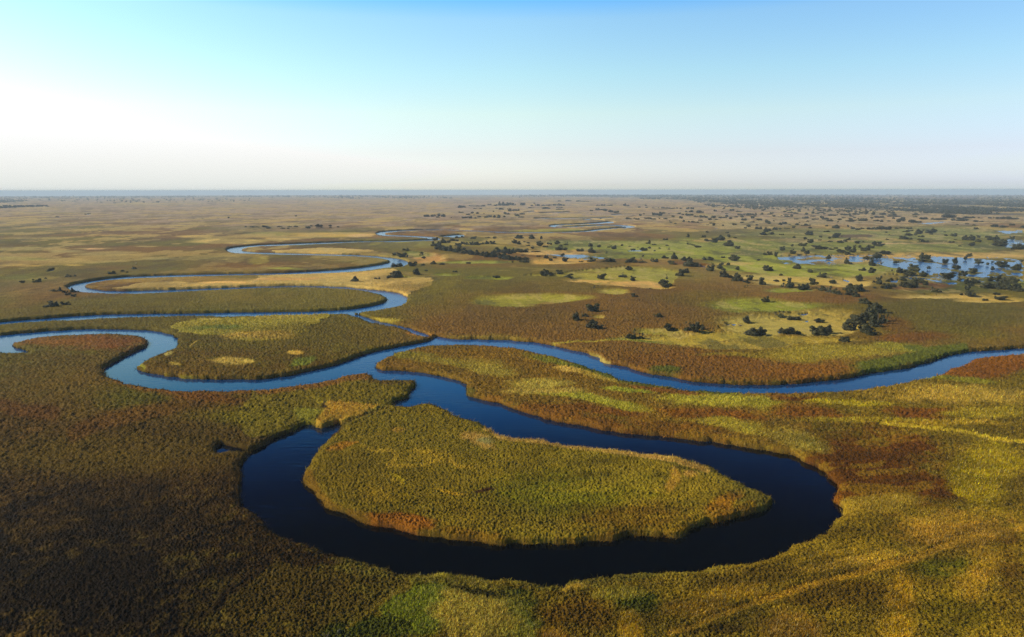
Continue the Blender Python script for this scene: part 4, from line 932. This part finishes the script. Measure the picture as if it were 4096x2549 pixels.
MANUAL = {
('A1',358,963): 'large round dark bush in the left group above the first left bend',
('A1',210,970): 'small dark bush, leftmost of all the bushes on the left plain',
('A1',1063,887): 'square dark tree standing alone above the far bank at upper left',
('A1',1278,838): 'round dark tree, topmost and rightmost of the upper left scatter',
('A1',1293,788): 'tiny bare grey tree above the upper left scatter of bushes',
('A1',570,1050): 'tallest dark tree of the clump beside the left river bend',
('A1',690,1058): 'dark tree touching the water at the left river bend',
('B1',490,290): 'wide dark bush, left half of the pair below the left bend',
('B1',615,275): 'low spreading bush, right half of the pair below the left bend',
('B1',535,285): 'dark tree filling the gap between the paired bushes below the left bend',
('A2',1340,933): 'big domed dark tree on the tan reeds inside the upper river bend',
('A2',1255,932): 'small dark bush hugging the left foot of the big domed tree',
('A2',940,962): 'round dark bush alone on tan reeds above the second river segment',
('A2',1155,943): 'low green bush between the lone round bush and the domed tree',
('A2',1525,900): 'dark ragged tree right of the big domed tree on tan reeds',
('A2',1490,817): 'dark tree just right of the upper river bend',
('A2',1335,820): 'low rounded bush at the water edge inside the upper river bend',
('A2',1385,730): 'broad dark tree above the upper river bend',
('A2',1705,572): 'dark tree on the bank where the thin upper river meets the grove',
('A2',1888,880): 'small lone dark bush on the brown plain right of the tan reeds',
('A2',2280,928): 'lone low bush on the brown plain above the lime green oval',
('B3',765,343): 'broad round dark tree with a long shadow, right of the lime oval',
('B3',605,430): 'round dark bush left of the tallest tree on the brown field',
('B3',700,400): 'small green bush between three dark trees on the brown field',
('B3',750,505): 'tall dark tree leaning over a low bush on the brown field',
('B3',830,505): 'low dark bush at the right foot of the tall leaning tree',
('B3',1150,602): 'tallest palm of the lone clump above the right river',
('B3',1215,606): 'short palm, right end of the lone clump above the right river',
('B3',1100,598): 'dark bush at the left foot of the lone palm clump',
('B3',1345,405): 'small palm on a pale sand spot in the brown field',
('B3',1395,405): 'dark bush right of the small palm on the pale sand spot',
('B3',1485,515): 'rounded green bush at the left end of the golden marsh',
('B3',1660,530): 'leafy palm clump with yellow green fronds in the golden marsh',
('B3',1720,535): 'tall dark tree joined to the leafy yellow green palms',
('B3',1790,520): 'low dark bush right of the leafy palms in the golden marsh',
('B3',2215,460): 'rounded dark bush beside the little pool in the golden marsh',
('B3',2270,580): 'widest low dark thicket at the front of the golden marsh',
('B3',2350,578): 'dark tree on the right end of the wide front thicket',
('B3',2160,490): 'small dry pale shrub below the rounded bush by the little pool',
('B4',110,393): 'low palm thicket at the upper edge of the golden marsh pool',
('B4',240,432): 'flat wide shrub in the middle of the golden marsh',
('B4',490,455): 'small dark bush among thin puddles left of the big grove',
('B4',150,572): 'left half of the domed thicket below the flat marsh shrub',
('B4',220,572): 'right half of the domed thicket, with a shadow to its right',
('B4',450,583): 'left tree of the big round clump left of the grove foot',
('B4',520,583): 'middle tree of the big round clump left of the grove foot',
('B4',570,560): 'right tree of the big round clump left of the grove foot',
('B4',735,648): 'lone low dark bush below the big grove, nearest the river',
('B4',925,280): 'dark tree just above the top of the big grove',
('B4',745,535): 'dark bush at the left foot of the big grove',
('B4',960,578): 'lowest tree of the big grove, with a shadow to its right',
('B4',980,330): 'topmost tree of the big grove on the right side',
('B4',1090,450): 'rightmost palm of the big grove',
('A4',820,1070): 'great domed tree with a wide crown above the big grove',
('A4',840,1120): 'dark tree at the lower right foot of the great domed tree',
('A4',600,945): 'pale bare shrub standing between dark bushes on the tan grass',
('A3',852,946): 'upright dark tree with a long shadow on the yellow green field',
('A3',1455,1022): 'large dark tree at the right end of the yellow green field',
('A3',1470,945): 'palm rising behind the large tree on the yellow green field',
('A3',310,905): 'large round tree at the left end of the yellow green field',
('A3',540,936): 'low wide bush, second from left on the yellow green field edge',
('A3',1118,862): 'dark tree near the top of the yellow green field',
('A3',1053,920): 'thin lone palm in the middle of the yellow green field',
('A3',1150,1114): 'small dark tree on the lower light green strip',
('A3',2115,775): 'big round dark tree standing alone on the bright green meadow',
('A3',1690,830): 'widest dark tree of the clump left of the bright meadow',
('C2',490,1512): 'dry grey bush cut by the bottom edge of the picture',
('C2',600,1505): 'dark leafy bush at the bottom edge beside the dry grey bush',
('A4',1380,880): 'large dark tree standing before the deep blue pond',
('A4',1710,948): 'broad domed tree below the deep blue pond',
}
ROWS = [(0, 830, 'just below the horizon woods'), (830, 852, 'in the dense far scatter'), (852, 872, 'in the middle far scatter'), (872, 892, 'on the tan far plain'), (892, 915, 'on the far dull green plain'), (915, 945, 'on the upper green meadow'), (945, 965, 'on the middle green meadow'), (965, 985, 'on the lower green meadow'), (985, 1008, 'level with the upper river grove'), (1008, 1030, 'level with the shallow flooded flats'), (1030, 1050, 'along the first water strips'), (1050, 1070, 'level with the deep blue pond'), (1070, 1092, 'at the near rim of the ponds'), (1092, 1120, 'on the grass before the ponds'), (1120, 1150, 'on the tan grass strip'), (1150, 1200, 'along the tan grass edge'), (1200, 1250, 'level with the first bend'), (1250, 1370, 'around the golden marsh'), (1370, 1480, 'above the right river'), (1480, 2600, 'in the foreground')]
COLS = ['at the left edge', 'far left', 'left', 'left of centre', 'just left of middle', 'near the centre line', 'just right of middle', 'right of centre', 'halfway right', 'right', 'further right', 'well right', 'far right', 'very far right', 'near the right edge', 'at the right edge']
ORD = ['first', 'second', 'third', 'fourth', 'fifth', 'sixth', 'seventh', 'eighth', 'ninth', 'tenth', 'eleventh', 'twelfth', 'thirteenth', 'fourteenth', 'fifteenth', 'sixteenth']

recs = []
for frm, txt in TREES.items():
    x0, y0, s = FR[frm]
    for tok in txt.split():
        q = tok.split(',')
        cx, by, w_, h_ = map(float, q[:4])
        ty = {'p': 'palm_tree', 'd': 'dead_tree'}.get(q[4] if len(q) > 4 else '', None)
        if ty is None: ty = 'shrub' if h_ / w_ < .40 else 'tree'
        recs.append(dict(key=(frm, int(cx), int(by)), u=x0 + cx / s, v=y0 + by / s, w=w_ / s, h=h_ / s, ty=ty))
recs = [r for r in recs if r['v'] < 2560]
recs.sort(key=lambda r: -r['w'] * r['h'])
cnt = {}
small = []; indiv = []
for r in recs:
    cnt[r['ty']] = cnt.get(r['ty'], 0) + 1
    (indiv if cnt[r['ty']] <= 300 else small).append(r)
print('trees', cnt, 'individual', len(indiv), 'merged', len(small))

def lookup_h(x, y):
    ri, fi = bilinear_lookup(np.array([x]), np.array([y]))
    return float(hgt[ri[0], fi[0]])

def place(r):
    x, y, t = unproject(r['u'], r['v'], .3)
    hl = lookup_h(float(x), float(y)) * .8
    x, y, t = unproject(r['u'], r['v'], hl)
    x, y, t = float(x), float(y), float(t)
    return x, y, t, hl

# labels
cells = {}
for r in indiv:
    if r['key'] in MANUAL: continue
    ro = [k for k in ROWS if k[0] <= r['v'] < k[1]][0][2]
    ci_ = min(15, max(0, int(r['u'] / 256)))
    r['tiny'] = r['w'] * r['h'] < 75
    cells.setdefault((ro, ci_, r['ty'], r['tiny']), []).append(r)
KN = {'tree': 'tree', 'shrub': 'shrub', 'palm_tree': 'palm', 'dead_tree': 'bare tree'}
AD = {'tree': 'dark', 'shrub': 'low dark', 'palm_tree': 'dark', 'dead_tree': 'pale'}
for (ro, ci_, ty, tiny), L_ in cells.items():
    L_.sort(key=lambda r: r['u'])
    for i, r in enumerate(L_):
        if tiny and len(L_) > 1:
            r['label'] = 'tiny %s %s %s, %s' % (AD[ty], KN[ty], ro, COLS[ci_])
            r['group'] = 'tiny %ss %s, %s' % (KN[ty], ro, COLS[ci_])
        else:
            pos = '' if len(L_) == 1 else (', %s from left,' % ORD[min(i, 15)])
            r['label'] = '%s%s %s%s %s, %s' % ('tiny ' if tiny else '', AD[ty], KN[ty], pos, ro, COLS[ci_])
            r['group'] = {'tree': 'dark trees scattered over the plain', 'shrub': 'low shrubs scattered over the plain', 'palm_tree': 'palms scattered over the plain', 'dead_tree': 'bare trees on the plain'}[ty]
for r in indiv:
    if 'label' not in r:
        r['label'] = MANUAL[r['key']]
        r['group'] = {'tree': 'dark trees scattered over the plain', 'shrub': 'low shrubs scattered over the plain', 'palm_tree': 'palms scattered over the plain', 'dead_tree': 'bare trees on the plain'}[r['ty']]

tr = random.Random(3)
for n_, r in enumerate(indiv):
    x, y, t, hl = place(r)
    wm = r['w'] * t / F; hm = r['h'] * t / F / math.cos(PITCH) + hl
    e = bpy.data.objects.new(r['ty'], None); C.objects.link(e)
    e.location = (x, y, drop(x, y))
    cm, tm = tr.choice(PROT[r['ty']])
    shr = r['ty'] == 'shrub'
    k_ = 1.12 if shr else 1.24
    e.scale = (wm * k_, wm * k_ * tr.uniform(.75, 1.0), hm * 1.14)
    e.rotation_euler = (0, 0, tr.choice([0, math.pi]) + tr.uniform(-.3, .3) if shr else tr.uniform(0, 6.28))
    e['label'] = r['label']; e['category'] = {'tree': 'tree', 'shrub': 'shrub', 'palm_tree': 'palm tree', 'dead_tree': 'dead tree'}[r['ty']]
    e['group'] = r['group']
    pn_ = PARTNAME[r['ty']]
    c_ = bpy.data.objects.new(pn_[0], cm); C.objects.link(c_); c_.parent = e
    if r['w'] * r['h'] > 60:
        t_ = bpy.data.objects.new(pn_[1], tm); C.objects.link(t_); t_.parent = e

# far-off woods that read as one mass
def low_tree_cloud(items, name, label, nq=34):
    Vs = []
    r = np.random.default_rng(9)
    for (x, y, w_, h_) in items:
        n = nq
        nl = 3
        lo = np.stack([r.uniform(-.25, .25, nl), r.uniform(-.2, .2, nl), r.uniform(.35, .6, nl)], 1)
        pk = r.integers(0, nl, n)
        d = r.normal(size=(n, 3)); d /= np.linalg.norm(d, axis=1)[:, None]
        p = lo[pk] + d * np.array([.28, .28, .34]) * r.uniform(.6, 1.05, (n, 1))
        p[:, 2] = np.maximum(p[:, 2], .02)
        nr = d + r.normal(0, .5, (n, 3)); t1 = np.cross(nr, r.normal(size=(n, 3))); t1 /= np.linalg.norm(t1, axis=1)[:, None] + 1e-9
        t2 = np.cross(nr / (np.linalg.norm(nr, axis=1)[:, None] + 1e-9), t1)
        s_ = .15
        q = np.stack([p - t1 * s_, p - t2 * s_, p + t1 * s_, p + t2 * s_], 1).reshape(-1, 3)
        q *= np.array([w_, w_, h_]); q += np.array([x, y, drop(x, y)])
        Vs.append(q)
    Vv = np.concatenate(Vs)
    o = link(name, make_mesh(name, Vv, np.arange(len(Vv)).reshape(-1, 4), M_leaf))
    o['kind'] = 'stuff'; o['label'] = label; o['category'] = 'woodland'
    print(name, len(items))

items = []
for r in small:
    x, y, t, hl = place(r)
    items.append((x, y, 1.2 * r['w'] * t / F, 1.15 * r['h'] * t / F + hl))
low_tree_cloud(items, 'small_tree_scatter', 'many tiny dark trees sprinkled over the far plain', 60) if items else None

FOREST = [
 (P('A3', '600,125 1200,140 2430,168', 'A4', '0,172 1200,190 2430,215 4300,230 4300,350 2430,345 1900,340 1500,330 1250,305 1100,285 800,272 300,268 0,262', 'A3', '2430,250 2200,240 1900,235 1750,205 1200,168 700,158 400,140'), 7000, .46),
 (P('A3', '600,112 2430,122', 'A4', '0,126 2430,152 4300,170 4300,235 2430,220 1200,190 0,172', 'A3', '2430,168 1200,140 600,125'), 1300, .5),
 (P('A3', '1700,200 2430,210', 'A4', '0,230 0,300', 'A3', '2000,290 1800,240'), 260, .5),
 (P('A4', '0,262 1100,285 1250,300 1200,340 900,330 300,315 0,310'), 120, .5),
 (P('A2', '1100,152 1450,150 1600,160 1870,172 1860,178 1380,180 1150,168'), 150, .5),
 (P('A2', '640,150 1040,140 1100,160 1000,168 640,168'), 60, .5),
 (P('A2', '0,122 1100,122 1040,135 600,150 300,165 0,160'), 170, .5),
 (P('A2', '500,165 1100,170 1060,180 700,178'), 22, .5),
 (P('A3', '0,106 600,108 1000,125 600,132 0,122'), 200, .5),
 (P('A1', '0,180 200,180 280,192 150,206 0,210'), 90, .5),
 (P('A1', '0,135 1400,135 2430,130 2430,160 1500,165 900,170 0,175'), 420, .5),
 (P('A1', '300,180 1700,170 2430,180 2430,205 1100,215 600,205'), 110, .5),
 (P('A3', '1200,178 1560,184 1600,195 1240,190'), 60, .5),
]
items = []
for poly, n, _q in FOREST:
    pa = np.array(poly)
    got = 0
    while got < n:
        u = rng.uniform(pa[:, 0].min(), pa[:, 0].max(), n); v = rng.uniform(pa[:, 1].min(), pa[:, 1].max(), n)
        ins = in_poly(u, v, poly)
        v = np.maximum(v, 783 + 3 * np.abs(rng.normal(size=n)))
        x, y, t = unproject(u, v, 0.)
        ins &= fbm(x / 150., y / 420., 77, 3) > .45
        for i in np.nonzero(ins)[0]:
            if got >= n: break
            sz = rng.uniform(10, 18) * (1 + max(0., t[i] - 3000) / 9000.)
            items.append((float(x[i]), float(y[i]), sz * rng.uniform(.9, 1.5), sz * rng.uniform(.6, .95))); got += 1
low_tree_cloud(items, 'distant_woods', 'dark bluish woods massed along the horizon', 22)
#ENDTREES#

# ------------------------------------------------------------------ haze, sky, sun, camera
def box(name, x0, x1, y0, y1, z0, z1):
    v = [(x, y, z) for z in (z0, z1) for y in (y0, y1) for x in (x0, x1)]
    f = [(0, 2, 3, 1), (4, 5, 7, 6), (0, 1, 5, 4), (2, 6, 7, 3), (0, 4, 6, 2), (1, 3, 7, 5)]
    me = bpy.data.meshes.new(name); me.from_pydata(v, [], f); return me
hz = bpy.data.materials.new('air_haze'); hz.use_nodes = True
nt = hz.node_tree
for nd in list(nt.nodes):
    if nd.type != 'OUTPUT_MATERIAL': nt.nodes.remove(nd)
out = [nd for nd in nt.nodes if nd.type == 'OUTPUT_MATERIAL'][0]
pv = nt.nodes.new('ShaderNodeVolumePrincipled')
pv.inputs['Color'].default_value = (.64, .80, .97, 1)
pv.inputs['Density'].default_value = 7.4e-5
pv.inputs['Anisotropy'].default_value = 0
nt.links.new(pv.outputs['Volume'], out.inputs['Volume'])
hz.cycles.volume_sampling = 'MULTIPLE_IMPORTANCE'
ho = link('haze', box('haze', -46000, 46000, -46000, 46000, -430, 112))
ho.data.materials.append(hz); ho['kind'] = 'stuff'; ho['label'] = 'pale blue haze hanging over the far plain'

SUN_EL, SUN_AZ = math.radians(32), math.radians(-84)     # azimuth from +Y towards +X
sd_ = Vector((math.sin(SUN_AZ) * math.cos(SUN_EL), math.cos(SUN_AZ) * math.cos(SUN_EL), math.sin(SUN_EL)))
sl = bpy.data.lights.new('sun', 'SUN'); sl.energy = 4.8; sl.angle = math.radians(.5); sl.color = (1, .93, .80)
so = bpy.data.objects.new('sun', sl); C.objects.link(so)
so.rotation_euler = (-sd_).to_track_quat('-Z', 'Y').to_euler()

world = bpy.data.worlds.new('World'); scene.world = world; world.use_nodes = True
wn = world.node_tree.nodes; wl_ = world.node_tree.links
bg = wn['Background']
sky = wn.new('ShaderNodeTexSky'); sky.sky_type = 'NISHITA'; sky.sun_disc = False
sky.sun_elevation = SUN_EL; sky.sun_rotation = SUN_AZ
sky.altitude = 900; sky.air_density = 1.0; sky.dust_density = 1.2; sky.ozone_density = 2.0
# the photograph's very bright milky horizon and deep blue above: the sky colour graded by elevation
tc = wn.new('ShaderNodeTexCoord'); sx = wn.new('ShaderNodeSeparateXYZ'); wl_.new(tc.outputs['Generated'], sx.inputs[0])
zc = wn.new('ShaderNodeMath'); zc.operation = 'MAXIMUM'; zc.inputs[1].default_value = .008; wl_.new(sx.outputs['Z'], zc.inputs[0])
cb = wn.new('ShaderNodeCombineXYZ'); wl_.new(sx.outputs['X'], cb.inputs['X']); wl_.new(sx.outputs['Y'], cb.inputs['Y']); wl_.new(zc.outputs[0], cb.inputs['Z'])
wl_.new(cb.outputs[0], sky.inputs['Vector'])
rp = wn.new('ShaderNodeValToRGB'); rp.color_ramp.interpolation = 'EASE' if False else 'LINEAR'
GR = 2.4
GR = 2.4
stops = [(0.0, (1.60, 1.65, 1.83)), (.010, (1.64, 1.67, 2.0)), (.051, (1.80, 1.58, 1.61)), (.105, (2.1, 1.93, 1.54)), (.157, (1.95, 2.10, 1.70)), (.225, (1.75, 2.12, 1.95)), (.262, (.60, 1.75, 2.35)), (.305, (.28, 1.25, 2.1)), (.345, (.08, .60, 1.35)), (.385, (.03, .22, .62)), (.44, (.01, .05, .16)), (.56, (.01, .04, .10)), (1.0, (.10, .16, .26))]
el = rp.color_ramp.elements
el[0].position = 0; el[1].position = 1
for p_, c_ in stops[1:-1]: el.new(p_)
for e_, (p_, c_) in zip(sorted(el, key=lambda q: q.position), stops): e_.color = (c_[0] / GR, c_[1] / GR, c_[2] / GR, 1)
wl_.new(sx.outputs['Z'], rp.inputs['Fac'])
m1 = wn.new('ShaderNodeVectorMath'); m1.operation = 'MULTIPLY'; wl_.new(sky.outputs['Color'], m1.inputs[0]); wl_.new(rp.outputs['Color'], m1.inputs[1])
az = wn.new('ShaderNodeMapRange'); az.inputs['From Min'].default_value = 0; az.inputs['From Max'].default_value = .6; az.inputs['To Min'].default_value = 0; az.inputs['To Max'].default_value = 1
wl_.new(sx.outputs['X'], az.inputs['Value'])
azc = wn.new('ShaderNodeMix'); azc.data_type = 'VECTOR'; wl_.new(az.outputs['Result'], azc.inputs[0])
azc.inputs[4].default_value = (GR, GR, GR); azc.inputs[5].default_value = (GR * .78, GR * .82, GR * .95)
m2 = wn.new('ShaderNodeVectorMath'); m2.operation = 'MULTIPLY'; wl_.new(m1.outputs[0], m2.inputs[0]); wl_.new(azc.outputs[1], m2.inputs[1])
mn = wn.new('ShaderNodeVectorMath'); mn.operation = 'MINIMUM'; wl_.new(m2.outputs[0], mn.inputs[0])
rc = wn.new('ShaderNodeValToRGB'); e2 = rc.color_ramp.elements; wl_.new(sx.outputs['Z'], rc.inputs['Fac'])
e2[0].position = 0; e2[0].color = (.765, .79, .75, 1); e2[1].position = .075; e2[1].color = (1, 1, 1, 1)
q_ = e2.new(.035); q_.color = (.88, .89, .86, 1)
rcs = wn.new('ShaderNodeVectorMath'); rcs.operation = 'SCALE'; rcs.inputs['Scale'].default_value = 9.5; wl_.new(rc.outputs['Color'], rcs.inputs[0]); wl_.new(rcs.outputs[0], mn.inputs[1])
lo_ = wn.new('ShaderNodeMapRange'); lo_.inputs['From Min'].default_value = -.012; lo_.inputs['From Max'].default_value = .0; lo_.inputs['To Min'].default_value = 1.3; lo_.inputs['To Max'].default_value = 1.3
wl_.new(sx.outputs['Z'], lo_.inputs['Value'])
st_ = wn.new('ShaderNodeMath'); st_.operation = 'LESS_THAN'; st_.inputs[1].default_value = 0.0; wl_.new(sx.outputs['Z'], st_.inputs[0])
mm = wn.new('ShaderNodeMix'); mm.data_type = 'FLOAT'; wl_.new(st_.outputs[0], mm.inputs[0]); mm.inputs[2].default_value = 1.0; wl_.new(lo_.outputs['Result'], mm.inputs[3])
m3 = wn.new('ShaderNodeVectorMath'); m3.operation = 'SCALE'; wl_.new(mn.outputs[0], m3.inputs[0]); wl_.new(mm.outputs[0], m3.inputs['Scale'])
wl_.new(m3.outputs[0], bg.inputs['Color'])
bg.inputs['Strength'].default_value = .11

cam = bpy.data.cameras.new('camera'); co = bpy.data.objects.new('camera', cam); C.objects.link(co)
co.location = (0, 0, CAMH)
from mathutils import Matrix
co.matrix_world = Matrix.Translation((0, 0, CAMH)) @ Matrix.Rotation(math.pi / 2 - PITCH, 4, 'X') @ Matrix.Rotation(-ROLL, 4, 'Z')
cam.sensor_width = 36; cam.lens = 36 * F / 4096
cam.clip_start = 1; cam.clip_end = 120000
scene.camera = co
scene.view_settings.view_transform = 'Standard'; scene.view_settings.look = 'None'
scene.view_settings.exposure = 0.0; scene.view_settings.gamma = 1
scene.cycles.use_denoising = True
scene.cycles.denoiser = 'OPENIMAGEDENOISE'
scene.cycles.denoising_input_passes = 'RGB_ALBEDO_NORMAL'
scene.cycles.denoising_prefilter = 'NONE'
scene.cycles.max_bounces = 6; scene.cycles.volume_bounces = 1
